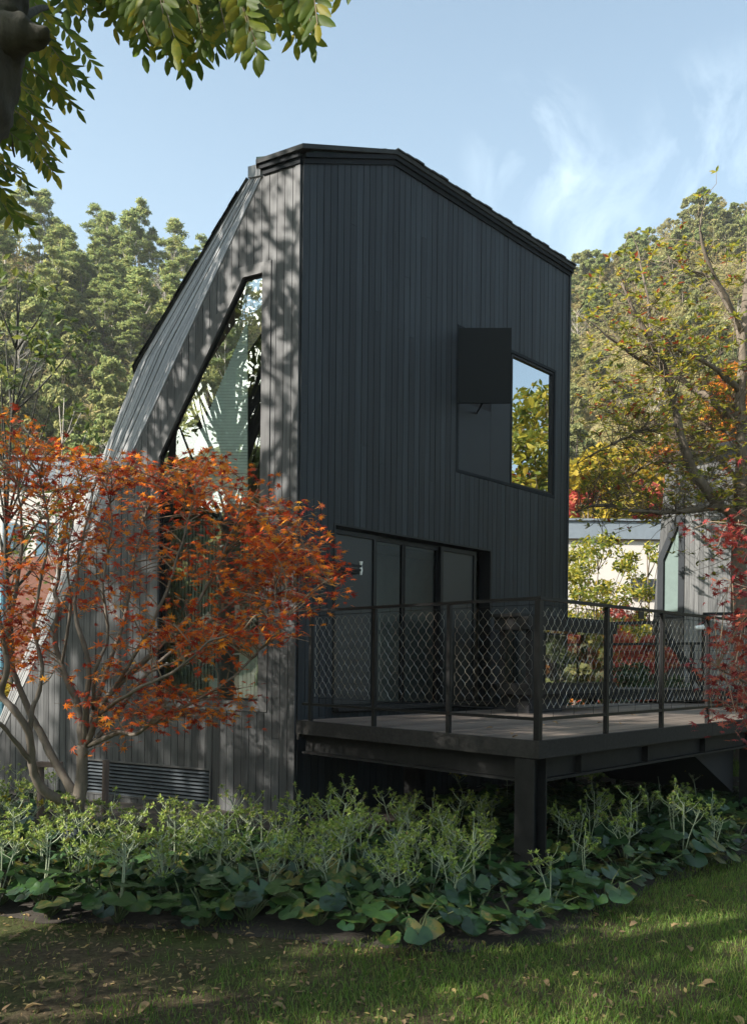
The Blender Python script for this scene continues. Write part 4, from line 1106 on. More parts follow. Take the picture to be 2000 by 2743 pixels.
# big sparse tree on the right
def big_right():
    rd = random.Random(12); global rng; rng = np.random.default_rng(55)
    D = 15.5
    base = on_plane(1985, 1774, (0, D, 0), Vector((0, 1, 0)))
    e = empty('big_tree', (base.x, D, 0), 'big sparse tree with spreading branches at the right edge', 'tree')
    B = [([(1985, 2100), (1990, 1900), (1985, 1700), (1978, 1560), (1984, 1400), (1986, 1240), (1984, 1082), (1992, 870), (2010, 640)], .20, .05),
         ([(1979, 1400), (1950, 1372, -.2), (1916, 1347, -.3), (1852, 1252, -.5), (1815, 1135, -.7), (1794, 1029, -.8), (1746, 934, -.9), (1704, 844, -1), (1662, 754, -1)], .105, .02),
         ([(1930, 1355, -.3), (1860, 1366, -.8), (1789, 1371, -1.1), (1688, 1368, -1.4), (1603, 1352, -1.6), (1540, 1372, -1.6)], .06, .012),
         ([(1985, 1140), (1916, 1077, .3), (1842, 1029, .6), (1780, 1000, .8)], .09, .025),
         ([(1815, 1140, -.7), (1715, 1156, -1.2), (1662, 1178, -1.4), (1545, 1241, -1.6)], .03, .008),
         ([(1845, 1238, -.5), (1746, 1241, -.2), (1680, 1280, 0), (1609, 1336, .2)], .03, .008),
         ([(1789, 1008, -.8), (1736, 971, -1), (1651, 918, -1.3), (1545, 839, -1.4)], .035, .008),
         ([(1748, 934, -.9), (1736, 839, -.4), (1709, 669, 0), (1683, 622, .1)], .03, .006),
         ([(1982, 1050), (1900, 976, -.5), (1820, 939, -.9), (1760, 900, -1.2)], .05, .01),
         ([(1986, 980), (1969, 870, .2), (1905, 754, .4), (1842, 722, .5), (1790, 690, .6)], .05, .01),
         ([(1990, 900), (1940, 790, -.4), (1880, 650, -.7), (1884, 532, -.8)], .045, .006),
         ([(1984, 1300), (1900, 1210, .7), (1800, 1170, 1.1), (1700, 1100, 1.3), (1600, 1090, 1.5)], .05, .008),
         ([(1984, 1180), (1930, 1150, .4), (1860, 1160, .8), (1800, 1230, 1.1), (1690, 1330, 1.2)], .04, .006),
         ([(1992, 860), (2060, 760, .4), (2140, 640, .6)], .05, .01), ([(1986, 1200), (2080, 1080, .2), (2200, 960, .2)], .08, .01), ([(1986, 1340), (2080, 1290, -.3), (2180, 1280, -.6)], .06, .01)]
    mb = MB(); samp = []
    for pts, r0, r1 in B:
        ln, rr_ = ribs(pts, D, r0 * 1.15, r1 * 1.15)
        mb.tube(ln, rr_, 8 if r0 > .08 else 5); samp += ln[2:]
    # twigs and leaf rosettes
    slow = [q_ for q_ in samp if q_.z < CAMZ + (CY - 960) / FPX * 15 and q_.z > CAMZ + 2.0]
    tw = MB(); C = []
    tries = 0
    while len(C) < 1800 and tries < 16000:
        tries += 1
        s = rd.choice(slow) if rd.random() < .6 else rd.choice(samp[10:])
        l_ = rd.uniform(.3, 1.35)
        c = s + Vector((rd.gauss(-.12, .6), rd.gauss(0, .55), rd.gauss(.22, .5))).normalized() * l_
        if CX + FPX * c.x / c.y < 1535 + 30 * rd.random(): continue
        if c.z > CAMZ + c.y * (CY - 640) / FPX and rd.random() < .75: continue
        C.append(c)
        md = s.lerp(c, .5) + Vector((rd.uniform(-.1, .1), rd.uniform(-.1, .1), rd.uniform(-.12, .06)))
        tw.tube([s, md, c], [.008, .005, .003], 3, cap=False)
        if rd.random() < .6:
            c2 = md + Vector((rd.uniform(-.4, .4), rd.uniform(-.4, .4), rd.uniform(-.1, .4))); tw.tube([md, c2], [.006, .003], 3, cap=False)
            if rd.random() < .8: C.append(c2)
    mb.roughen(.05, 3).roughen(.012, 14)
    mb.build('trunk', M_bark, e, smooth=True)
    tw.build('twigs', plain('brown_twigs', (.10, .075, .05), rough=.8), e)
    P, Rm, Sc = [], [], []
    for c in C:
        if rd.random() < .12: continue
        for k in range(rd.randint(5, 8)):
            a = rd.uniform(0, 6.283); el = rd.uniform(-.25, .75)
            y = Vector((math.cos(a) * math.cos(el), math.sin(a) * math.cos(el), math.sin(el))); x = y.cross(up).normalized(); z = x.cross(y)
            P.append(c); Rm.append([[x.x, y.x, z.x], [x.y, y.y, z.y], [x.z, y.z, z.z]]); Sc.append(rd.uniform(.09, .155))
    V, F = scatter(OVAL[0], OVAL[1], np.array(P), np.array(Rm), np.array(Sc)); V = V
    np_mesh('crown', V, F, L_ros, e)
big_right()

# ------------------------------------------------------------------ Japanese maples
def maple_leaves(rd, C, nlo, nhi, rad, size, keep=None):
    P = []; 
    for c in C:
        n = rd.randint(nlo, nhi)
        for k in range(n):
            a = rd.uniform(0, 6.283); r = rad * math.sqrt(rd.random())
            p = c + Vector((math.cos(a) * r, math.sin(a) * r, rd.gauss(0, .045) - r * .12)); P.append(p)
    n = len(P); P = np.array([tuple(p) for p in P])
    return P, rand_rot(n, 1.0), size * (.65 + .6 * rng.random(n))
def big_maple():
    rd = random.Random(21); global rng; rng = np.random.default_rng(77)
    D = 8.1
    base = on_ground(205, 2290); D = base.y
    e = empty('japanese_maple', tuple(base), 'orange red japanese maple with several bare stems left of the house', 'tree')
    B = [([(200, 2262), (207, 2200), (206, 2160), (215, 2129), (220, 2060), (222, 1996)], .095, .06),
         ([(203, 2185), (170, 2150, -.1), (119, 2119, -.2), (99, 2089, -.25), (88, 2046, -.3), (78, 1963, -.4), (36, 1900, -.5), (3, 1857, -.5), (20, 1790, -.6), (7, 1700, -.6), (-10, 1600, -.7)], .062, .02),
         ([(88, 2046, -.3), (45, 1990, -.5), (0, 1937, -.7), (-60, 1890, -.9)], .032, .012),
         ([(208, 2150), (195, 2119, .1), (142, 2030, .2), (109, 1963, .3), (89, 1927, .3), (43, 1818, .3), (20, 1730, .3), (40, 1600, .3), (60, 1450, .3), (50, 1300, .2)], .058, .010),
         ([(78, 1963, -.4), (88, 1900, -.4), (103, 1860, -.4), (115, 1790, -.4), (92, 1680, -.4), (110, 1560, -.4), (130, 1420, -.5), (110, 1280, -.5)], .028, .008),
         ([(222, 2000), (212, 1897, .1), (185, 1831, .1), (166, 1781, .1), (147, 1718, .1), (156, 1632, .15), (149, 1583, .2), (165, 1500, .2), (180, 1400, .3), (215, 1290, .3)], .042, .009),
         ([(166, 1781, .1), (180, 1700, 0), (190, 1600, -.1), (180, 1500, -.2), (200, 1380, -.2)], .022, .007),
         ([(228, 1985), (232, 1881, -.2), (238, 1775, -.3), (205, 1655, -.3), (202, 1599, -.3), (215, 1480, -.3), (250, 1330, -.3)], .034, .008),
         ([(236, 1960), (258, 1881, .1), (281, 1814, .1), (331, 1665, .2), (348, 1583, .2), (370, 1450, .3), (410, 1310, .3)], .036, .008),
         ([(250, 1900, -.1), (255, 1800, -.3), (290, 1700, -.3), (275, 1560, -.3), (300, 1420, -.3), (290, 1300, -.3)], .022, .007),
         ([(232, 1995), (265, 1914, -.2), (298, 1854, -.3), (400, 1758, -.4), (480, 1680, -.5), (545, 1590, -.5), (600, 1480, -.5), (640, 1370, -.5)], .038, .008),
         ([(300, 1852, -.3), (370, 1740, -.5), (440, 1600, -.6), (480, 1480, -.6), (520, 1340, -.6)], .022, .007),
         ([(236, 1998), (318, 1963, -.3), (361, 1967, -.45), (430, 1925, -.6), (540, 1870, -.8), (650, 1790, -.8), (760, 1660, -.8)], .028, .006),
         ([(262, 1975, -.1), (318, 1907, .1), (400, 1798, .2), (520, 1700, .2), (640, 1600, .1), (740, 1500, .1), (800, 1420, .1)], .028, .006),
         ([(400, 1798, .2), (500, 1760, .0), (620, 1690, -.2), (720, 1600, -.3), (830, 1560, -.3), (900, 1570, -.4)], .018, .005),
         ([(265, 1914, -.2), (360, 1850, -.9), (480, 1790, -1.2), (560, 1720, -1.3), (650, 1690, -1.3)], .02, .006)]
    mb = MB(); samp = []
    for pts, r0, r1 in B:
        ln, rr_ = ribs(pts, D, r0 * .85, r1 * .8, 5)
        mb.tube(ln, rr_, 8 if r0 > .04 else 6); samp += ln[4:]
    mb.roughen(.012, 9).roughen(.004, 40)
    mb.build('stems', M_barkm, e, smooth=True)
    m_ = MB(); ln, rr_ = ribs([(200, 2262), (206, 2215), (207, 2190)], D, .108, .100, 3); m_.tube(ln, rr_, 12); m_.build('trunk_wrap', M_wrap, e, smooth=True)
    top = [(-120, 1020), (0, 1075), (100, 1150), (280, 1205), (400, 1215), (480, 1235), (560, 1195), (620, 1235), (660, 1300), (720, 1290), (790, 1360), (850, 1440), (900, 1520), (925, 1545)]
    bot = [(-120, 1950), (60, 1760), (180, 1700), (260, 1640), (340, 1560), (420, 1560), (520, 1600), (640, 1700), (760, 1660), (840, 1640), (900, 1600), (925, 1560)]
    tx, ty = zip(*top); bx_, by_ = zip(*bot)
    C = []
    def addc(x, y, dd_): C.append(at(x, y, D + dd_))
    while len(C) < 330:
        x = rd.uniform(-120, 895); t, b = np.interp(x, tx, ty), np.interp(x, bx_, by_)
        f = rd.random() ** 1.6
        y = t + 22 + (b - t) * f
        if x < 250 and f > .6 and rd.random() < .45: continue
        if 360 < x < 660 and y > 1330 and rd.random() < .5: continue
        addc(x, y, rd.uniform(-1.0, .75))
    for k in range(46): addc(rd.gauss(560, 110), rd.gauss(1690, 40), rd.uniform(-1.3, -.5))       # lower sunlit spray
    for k in range(24): addc(rd.gauss(300, 55), rd.gauss(1850, 70), rd.uniform(-.8, .1))
    for k in range(26): addc(rd.uniform(430, 640), rd.uniform(1840, 1930), rd.uniform(-1, -.5))
    for k in range(40): addc(rd.gauss(730, 65), rd.gauss(1510, 70), rd.uniform(-.6, .3))
    for k in range(26): addc(rd.uniform(-60, 120), rd.uniform(1560, 1780), rd.uniform(-.9, .3))
    tw = MB()
    sv = np.array([tuple(s) for s in samp])
    for c in C:
        d = np.linalg.norm(sv - np.array(tuple(c)), axis=1) + np.maximum(0, sv[:, 2] - c.z + .12) * 3
        s = samp[int(np.argmin(d))]
        md = s.lerp(c, .5) + Vector((rd.uniform(-.08, .08), rd.uniform(-.08, .08), rd.uniform(-.02, .08)))
        tw.tube(smooth_line([s, md, c], 3), [.0065, .006, .005, .0045, .004, .0035, .003], 3, cap=False)
        for k in range(3):
            q_ = c + Vector((rd.uniform(-.2, .2), rd.uniform(-.2, .2), rd.uniform(-.06, .06))); tw.tube([md.lerp(c, .7), q_], [.003, .0015], 3, cap=False)
    tw.build('twigs', M_twig, e)
    P, Rm, Sc = maple_leaves(rd, C, 9, 19, .26, .052)
    V, F = scatter(STAR[0], STAR[1], P, Rm, Sc)
    np_mesh('crown', V, F, L_maple, e)
big_maple()
def right_maple():
    rd = random.Random(31); global rng; rng = np.random.default_rng(78)
    D = 6.0; base = Vector((3.35, 6.2, 0))
    e = empty('red_maple', tuple(base), 'dark red maple reaching in over the deck from the right edge', 'tree')
    mb = MB(); samp = []
    for pts, r0, r1 in (([(2200, 2300), (2160, 2000), (2140, 1700), (2150, 1450, .1), (2190, 1300, .2)], .05, .008), ([(2150, 1750), (2230, 1600, .2), (2330, 1500, .3)], .025, .005), ([(2145, 1600), (2100, 1450, -.2), (2080, 1330, -.3)], .02, .004), ([(2150, 1900), (2060, 1860, -.1), (1980, 1820, -.2), (1920, 1790, -.3)], .02, .004),
                        ([(2150, 1950), (2060, 1930, .1), (1970, 1900, .1), (1900, 1865, .1)], .015, .003), ([(2140, 1650), (2060, 1600, .1), (1960, 1560, .1)], .018, .004), ([(2130, 1460), (2050, 1420, .0), (1950, 1400, .1)], .018, .004)):
        ln, rr_ = ribs(pts, D, r0, r1); mb.tube(ln, rr_, 6); samp += ln[3:]
    mb.build('stems', M_barkm, e, smooth=True)
    C = []
    for (x, y, sx, sy, n) in ((1965, 1440, 45, 35, 12), (1965, 1580, 40, 16, 7), (1970, 1660, 40, 22, 8), (1960, 1790, 40, 45, 22), (1975, 1900, 45, 28, 12), (2060, 1560, 60, 160, 30), (2050, 1850, 50, 80, 20), (2190, 1330, 70, 70, 26), (2320, 1500, 70, 80, 26), (2090, 1340, 40, 50, 12)):
        for k in range(n): C.append(at(rd.gauss(x, sx), rd.gauss(y, sy), D + rd.uniform(-.5, .5)))
    tw = MB()
    for c in C:
        s = min(samp, key=lambda q_: (q_ - c).length); tw.tube([s, s.lerp(c, .5) + Vector((0, 0, .03)), c], [.004, .003, .002], 3, cap=False)
    tw.build('twigs', M_twig, e)
    P, Rm, Sc = maple_leaves(rd, C, 7, 12, .13, .046)
    V, F = scatter(STAR[0], STAR[1], P, Rm, Sc); np_mesh('crown', V, F, L_red, e)
right_maple()

# ------------------------------------------------------------------ near tree with pinnate leaves (top left)
LEAFLET = ([(0, 0, 0), (.13, .2, .03), (.17, .5, .035), (.1, .8, .01), (0, 1, -.04), (-.1, .8, .01), (-.17, .5, .035), (-.13, .2, .03), (0, .5, -.02)],
           [(0, 1, 8), (1, 2, 8), (2, 3, 8), (3, 4, 8), (4, 5, 8), (5, 6, 8), (6, 7, 8), (7, 0, 8)])
def pinnate(rd, base, tip, P, Rm, Sc, tw, n=None, ll=.095):
    base, tip = Vector(base), Vector(tip)
    L_ = (tip - base).length; n = n or max(5, int(L_ / .042))
    mdp = base.lerp(tip, .5) + Vector((0, 0, .08 * L_))
    ln = smooth_line([base, mdp, tip], 6)
    tw.tube(ln, [.0032 - .0018 * i / (len(ln) - 1) for i in range(len(ln))], 3, cap=False)
    side0 = (tip - base).normalized().cross(Vector((rd.uniform(-.5, .5), rd.uniform(-1, -.2), rd.uniform(-.2, .9))).normalized()).normalized()
    for k in range(n + 1):
        f = .16 + .84 * k / n
        i = min(int(f * (len(ln) - 1)), len(ln) - 2); p = ln[i].lerp(ln[i + 1], f * (len(ln) - 1) - i)
        t = (ln[i + 1] - ln[i]).normalized()
        for sgn in ((1, -1) if k < n else (0,)):
            y = (t * rd.uniform(.45, .8) + side0 * sgn * .8 + Vector((0, 0, -.42 + rd.uniform(-.15, .1)))).normalized()
            x = y.cross(t.cross(side0) + Vector((rd.uniform(-.4, .4), rd.uniform(-.4, .4), rd.uniform(-.4, .4)))).normalized(); z = x.cross(y)
            P.append(tuple(p)); Rm.append([[x.x, y.x, z.x], [x.y, y.y, z.y], [x.z, y.z, z.z]]); Sc.append(ll * rd.uniform(.7, 1.1) * (.75 + .5 * math.sin(math.pi * min(f, .85))))
def near_tree():
    rd = random.Random(41); global rng; rng = np.random.default_rng(79)
    D = 3.3
    e = empty('pinnate_tree', (-2.15, 3.3, 0), 'near tree with mossy trunk and hanging pinnate leaves at upper left', 'tree')
    mb = MB(); tw = MB()
    tr = [Vector((-2.25, 3.35, -.1)), Vector((-2.15, 3.32, 1.2)), Vector((-1.99, 3.3, 2.6)), at(-75, 290, D), at(-38, 170, D), at(-8, 80, D), at(0, -40, D), at(-30, -300, D), at(-60, -700, D + .3)]
    ln = smooth_line(tr, 26); mb.tube(ln, [.17 - .09 * i / (len(ln) - 1) for i in range(len(ln))], 28)
    kn = [at(-10, 110, D), at(50, 92, D - .05), at(95, 95, D - .06), at(126, 102, D - .08)]; kl = smooth_line(kn, 9); mb.tube(kl, [.10 * (1 - i / (len(kl) - 1)) ** .7 + .008 for i in range(len(kl))], 22)
    mb.roughen(.03, 7).roughen(.012, 28)
    limbs_ = [([at(20, -100, D), at(250, -230, D - .2), at(520, -200, D - .4), at(800, -190, D - .5), at(1000, -230, D - .6)], .045),
              ([at(0, -250, D), at(300, -500, D + .2), at(700, -600, D + .2), at(1200, -700, D + .2)], .05),
              ([at(40, 60, D), at(120, 20, D + .5), at(180, 40, D + 1)], .02), ([at(-10, 250, D), at(20, 330, D + .3), at(40, 420, D + .5)], .02),
              ([at(-20, -300, D), Vector((-2.6, 2.0, 5.3)), Vector((-2.9, .6, 5.8))], .05), ([at(-20, -320, D), Vector((-3.2, 3.6, 5.6)), Vector((-4.4, 3.9, 6.2))], .05), ([at(-40, -500, D), Vector((-1.2, 4.2, 6.6)), Vector((-.2, 4.8, 7.4))], .045)]
    sp = []
    for pts, r in limbs_:
        l2 = smooth_line(pts, 5); mb.tube(l2, [r * (1 - .8 * i / (len(l2) - 1)) for i in range(len(l2))], 6); sp += l2
    mb.build('trunk', M_barkd, e, smooth=True)
    P, Rm, Sc = [], [], []
    tips = [(178, 25), (205, 40), (240, 45), (309, 73), (345, 60), (387, 145), (405, 120), (448, 157), (470, 130), (502, 185), (533, 163), (560, 120), (581, 139), (610, 110), (651, 142), (684, 151), (705, 80), (730, 60), (770, 70), (793, 112), (835, 118), (850, 66), (330, 20), (290, 10), (430, 60), (520, 60), (640, 50), (600, 20), (480, 20)]
    for (x, y) in tips:
        dd_ = D + rd.uniform(-.7, .1)
        for k in range(2):
            bx_ = x - rd.uniform(20, 150); byy = y - rd.uniform(190, 300); jx, jy = (0, 0) if k == 0 else (rd.uniform(-50, 40), rd.uniform(-80, -10))
            d2 = dd_ + rd.uniform(-.15, .15)
            pinnate(rd, at(bx_ + jx, byy + jy, d2 + .1), at(x + jx, y + jy, d2), P, Rm, Sc, tw)
    tipsL = [(140, 70), (254, 175), (230, 230), (206, 290), (163, 387), (148, 466), (73, 493), (79, 608), (30, 520), (60, 380), (110, 330), (90, 250), (160, 200), (40, 580), (20, 460), (140, 420), (100, 130), (130, 30), (120, 290), (50, 300), (10, 400), (180, 180)]
    for (x, y) in tipsL:
        for k in range(2):
            d2 = D + rd.uniform(.2, 1.0); jx, jy = (0, 0) if k == 0 else (rd.uniform(-60, 0), rd.uniform(-40, 25))
            pinnate(rd, at(x - rd.uniform(110, 190) + jx, y - rd.uniform(60, 180) + jy, d2), at(x + jx, y + jy, d2 + rd.uniform(-.1, .1)), P, Rm, Sc, tw, ll=.085)
    for k in range(130):      # the rest of the crown, above and behind the picture
        s = rd.choice(sp) + Vector((rd.gauss(0, .5), rd.gauss(-.2, .6), abs(rd.gauss(.2, .35))))
        if s.y > 1 and s.z < CAMZ + .82 * s.y: continue
        t = s + Vector((rd.uniform(-.3, .3), rd.uniform(-.3, .3), -.22)).normalized() * .36
        if t.y > 1 and abs(t.x) < .5 * t.y and t.z < CAMZ + .81 * t.y: continue
        pinnate(rd, s, t, P, Rm, Sc, tw, n=7)
    tw.build('leaf_stalks', M_twig, e)  # central stalks of the pinnate leaves
    V, F = scatter(LEAFLET[0], LEAFLET[1], np.array(P), np.array(Rm), np.array(Sc)); np_mesh('crown', V, F, L_pinn, e, smooth=True)
near_tree()

# ------------------------------------------------------------------ garden trees left of and behind the camera (shade, reflections)
shade = proto_tree('garden_tree', 'tall open crowned garden tree standing left of the picture', 'tree', 'garden trees beside the lawn', 12.3, 2.4, 34, 135, L_green, M_barkd, OVAL, .20, .64, .15, 91)
SH = [(-6.05, 7.2, 1.0, 0), (-7.7, 7.8, (.8, .8, 1.3), 1), (-8.35, 8.15, (.75, .75, 1.36), 2.5), (-8.6, 1.6, .9, 3), (-9.5, .6, .95, 5), (-14.5, 3.5, 1.1, 1.2)]
sl_ = proto_tree('shade_shrub', 'tall leafy shrub added unseen at the left to shade the lawn', 'shrub', 'shrubs added to shade the lawn', 3.6, 1.2, 26, 110, L_green, M_barkd, OVAL, .16, .15, .06, 92)
sl_.location = (-5.3, 2.7, 0)  # unseen shrubs, added to throw shade on the left of the lawn
copy_tree(sl_, (-5.0, .9, 0), 2.0, 1.1); copy_tree(sl_, (-6.9, 3.0, 0), 4.0, .8)
for i, (x, y, s, r) in enumerate(SH):
    if i == 0: shade.location = (x, y, 0); shade.rotation_euler = (0, 0, r); shade.scale = (s, s, s)
    else: copy_tree(shade, (x, y, 0), r, s)

for (x, y, sc_, rz_, pr) in ((-17, 3, 1.0, 1, P_brd[0]), (-20, -1.5, 1.15, 2, P_dk[0]), (-19, 6.5, .9, 3, P_brd[1]), (-24, 2.5, 1.2, 4, P_dk[1]), (-15.5, -.5, .75, 5, P_brd[2]),
                             (15, 17.5, .75, 1, P_dk[0]), (19, 17, .9, 2, P_scr[0]), (12, 14.2, .5, 3, P_brd[0]), (23, 22, 1.1, 4, P_brd[1]), (17, 13.5, .7, 5, P_dk[1])):
    o = copy_tree(pr, (x, y, 0), rz_, sc_); o['label'] = 'leafy broad crowned tree at the garden edge outside the picture'; o['group'] = 'trees at the garden edge'
o_ = copy_tree(bpy.data.objects['orange_tree'], (16.2, 13.4, 0), 1.0, (.75, .75, .62)); o_['label'] = 'small orange tree at the garden edge outside the picture'
for (x, y, r) in ((13.2, 14.5, 0), (15.0, 14.2, 2), (14.2, 15.6, 4)):
    o_ = copy_tree(bpy.data.objects['slender_tree'], (x, y, 0), r, (2.0, 2.0, 1.95)); o_['label'] = 'yellow green slender tree at the garden edge outside the picture'; o_['group'] = 'slender trees at the garden edge'
# ------------------------------------------------------------------ stake beside the maple
mb = MB(); p = on_ground(281, 2245); zt = at(281, 2035, p.y).z
mb.tube([p - up * .1, p + up * (zt * .5), Vector((p.x + .005, p.y, zt - .01)), Vector((p.x + .005, p.y, zt))], [.034, .033, .032, .028], 10)
mb.tube([Vector((p.x - .0, p.y - .034, zt - .06)), Vector((p.x + .0, p.y + .034, zt - .06))], .006, 6)
o = mb.build('tree_stake', M_stake); tag(o, 'brown round wooden stake standing before the louvred vent', 'stake')
mb = MB(); p = on_ground(108, 2262); zt = at(108, 2040, p.y).z
mb.tube([p - up * .1, p + up * (zt * .5), p + up * zt], [.034, .033, .03], 10)
mb.bar(Vector((p.x - .05, p.y - .05, zt - .02)), Vector((p.x + .22, p.y - .05, zt - .02)), .04, .05)
o = mb.build('tree_stake', M_stake); tag(o, 'brown wooden stake with a short crossbar behind the left maple stem', 'stake')

# ------------------------------------------------------------------ leopard plants
def kidney():
    v = [(0, .05, -.01)]; n = 18
    for k in range(n + 1):
        a = R_(-158 + 316 * k / n); r = 1.0 + .05 * math.cos(a * 5) - .10 * (abs(a) > 2.5)
        v.append((math.sin(a) * r * 1.08, math.cos(a) * r * .95 + .05, .10 * r * math.cos(2 * a) * .6 + .05 * math.sin(a * 6)))
    return v, [(0, i, i + 1) for i in range(1, n + 1)]
KID = kidney()
def leopard(seed, nl, nst, yellow=False):
    rd = random.Random(seed)
    e = empty('leopard_plant', (0, 0, 0), 'leopard plant with round glossy leaves and pale seed head stalks in the bed' if not yellow else 'leopard plant with yellow flower heads in the shaded bed', 'plant', 'leopard plants filling the bed')
    P, Rm, Sc = [], [], []; mb = MB()
    for k in range(nl):
        a = k * 2.4 + rd.uniform(-.4, .4); r = .06 + .19 * math.sqrt((k + .5) / nl); h = rd.uniform(.13, .26) - r * .25
        c = Vector((math.cos(a) * r, math.sin(a) * r, h)); tl = rd.uniform(.15, .75)
        z = Vector((math.cos(a) * tl + rd.uniform(-.2, .2), math.sin(a) * tl + rd.uniform(-.2, .2), 1)).normalized()
        y = Vector((math.cos(a), math.sin(a), -.3)); y = (y - z * y.dot(z)).normalized(); x = y.cross(z)
        P.append(tuple(c)); Rm.append([[x.x, y.x, z.x], [x.y, y.y, z.y], [x.z, y.z, z.z]]); Sc.append(rd.uniform(.05, .10))
        mb.tube([(0, 0, -.03), c * .55 + Vector((0, 0, .03)), c], [.006, .005, .004], 4, cap=False)
    mb.build('petioles', L_pet, e)
    V, F = scatter(KID[0], KID[1], np.array(P), np.array(Rm), np.array(Sc)); np_mesh('leaves', V, F, L_leop, e, smooth=True)
    for s in range(nst):
        a = rd.uniform(0, 6.28); H = rd.uniform(.2, .50); ln = Vector((math.cos(a), math.sin(a), 0)) * rd.uniform(.02, .16)
        topp = ln + Vector((0, 0, H)); st = MB(); hp, hr, hs = [], [], []
        st.tube(smooth_line([(0, 0, 0), ln * .35 + Vector((rd.uniform(-.02, .02), rd.uniform(-.02, .02), H * .5)), topp], 3), [.0055, .0052, .005, .0047, .0044, .004, .0036], 4, cap=False)
        for k in range(rd.randint(6, 10)):
            fz = rd.uniform(.7, .99); b = ln * (.35 + (fz - .5) * 1.3) + Vector((0, 0, H * fz))
            a2 = rd.uniform(0, 6.28); l_ = rd.uniform(.05, .12)
            t = b + Vector((math.cos(a2) * l_, math.sin(a2) * l_, rd.uniform(.05, .12)))
            st.tube([b, b.lerp(t, .5) + Vector((math.cos(a2), math.sin(a2), 0)) * .012, t], [.003, .0026, .0022], 3, cap=False)
            for j in range(15):
                el = rd.uniform(-.5, 1.3); a3 = rd.uniform(0, 6.28)
                y = Vector((math.cos(a3) * math.cos(el), math.sin(a3) * math.cos(el), math.sin(el))); x = y.cross(up).normalized(); z = x.cross(y)
                hp.append(tuple(t)); hr.append([[x.x, y.x, z.x], [x.y, y.y, z.y], [x.z, y.z, z.z]]); hs.append(rd.uniform(.022, .042))
        so = st.build('flower_stalk', L_stalk, e)
        V, F = scatter(OVAL[0], OVAL[1], np.array(hp), np.array(hr), np.array(hs))
        np_mesh('seed_heads', V, F, L_tufty if yellow else L_tuft, so)  # small leaflet tufts making up the seed heads
    return e
LP = [leopard(1, 13, 4), leopard(2, 15, 2), leopard(3, 14, 5), leopard(4, 17, 0), leopard(5, 13, 3)]
LY = [leopard(6, 14, 2, True), leopard(7, 15, 1, True)]
lused = set()
def put(proto, x, y, s):
    z = hz(x, y) + .03
    if proto.name in lused: copy_tree(proto, (x, y, z), rd.uniform(0, 6.28), s)
    else: lused.add(proto.name); proto.location = (x, y, z); proto.scale = (s, s, s)
rd = random.Random(8)
placed = []
def try_put(x, y, dmin, protos, s):
    if any((x - a) ** 2 + (y - b) ** 2 < dmin * dmin for a, b in placed): return False
    pt = Vector((x, y, 0)) - A
    if pt.dot(NL) < .12 and x < A.x + .3: return False
    if pt.dot(NF) < .1 and pt.dot(U) > -.05: return False
    placed.append((x, y)); put(rd.choice(protos), x, y, s); return True
cnt = 0
for k in range(5000):
    if cnt > 104: break
    x = rd.uniform(-4.2, 3.6); f = rd.random() ** 1.1; y = yfront(x) + .06 + f * 1.6
    low = f < .2 or (.75 < x < 1.6 and y < 6.9) or x > 2.2
    cnt += try_put(x, y, .27, [LP[3], LP[3], LP[1]] if low else LP[:3] + LP[4:], rd.uniform(.85, 1.2))
cnt = 0
for k in range(4000):
    if cnt > 62: break
    x = rd.uniform(-5.2, 1.3); y = yfront(x) + rd.uniform(1.5, 3.9)
    if x > -.6 and y > 8.2: continue
    if y > 7.7 and -3.6 < x < -.4: continue
    cnt += try_put(x, y, .33, LP[:3] + LP[4:] + (LY if x < -2 else []), rd.uniform(.8, 1.15))
cnt = 0
for k in range(4000):
    if cnt > 70: break
    x = rd.uniform(1.0, 6.2); y = yfront(x) + rd.uniform(.5, 4.6)
    if y > 11.0: continue
    cnt += try_put(x, y, .30, (LY + [LP[3]]) if y < yfront(x) + 1.0 and x > 2.6 else [LP[3], LP[3], LP[3], LP[3], LY[1]], rd.uniform(.9, 1.2))

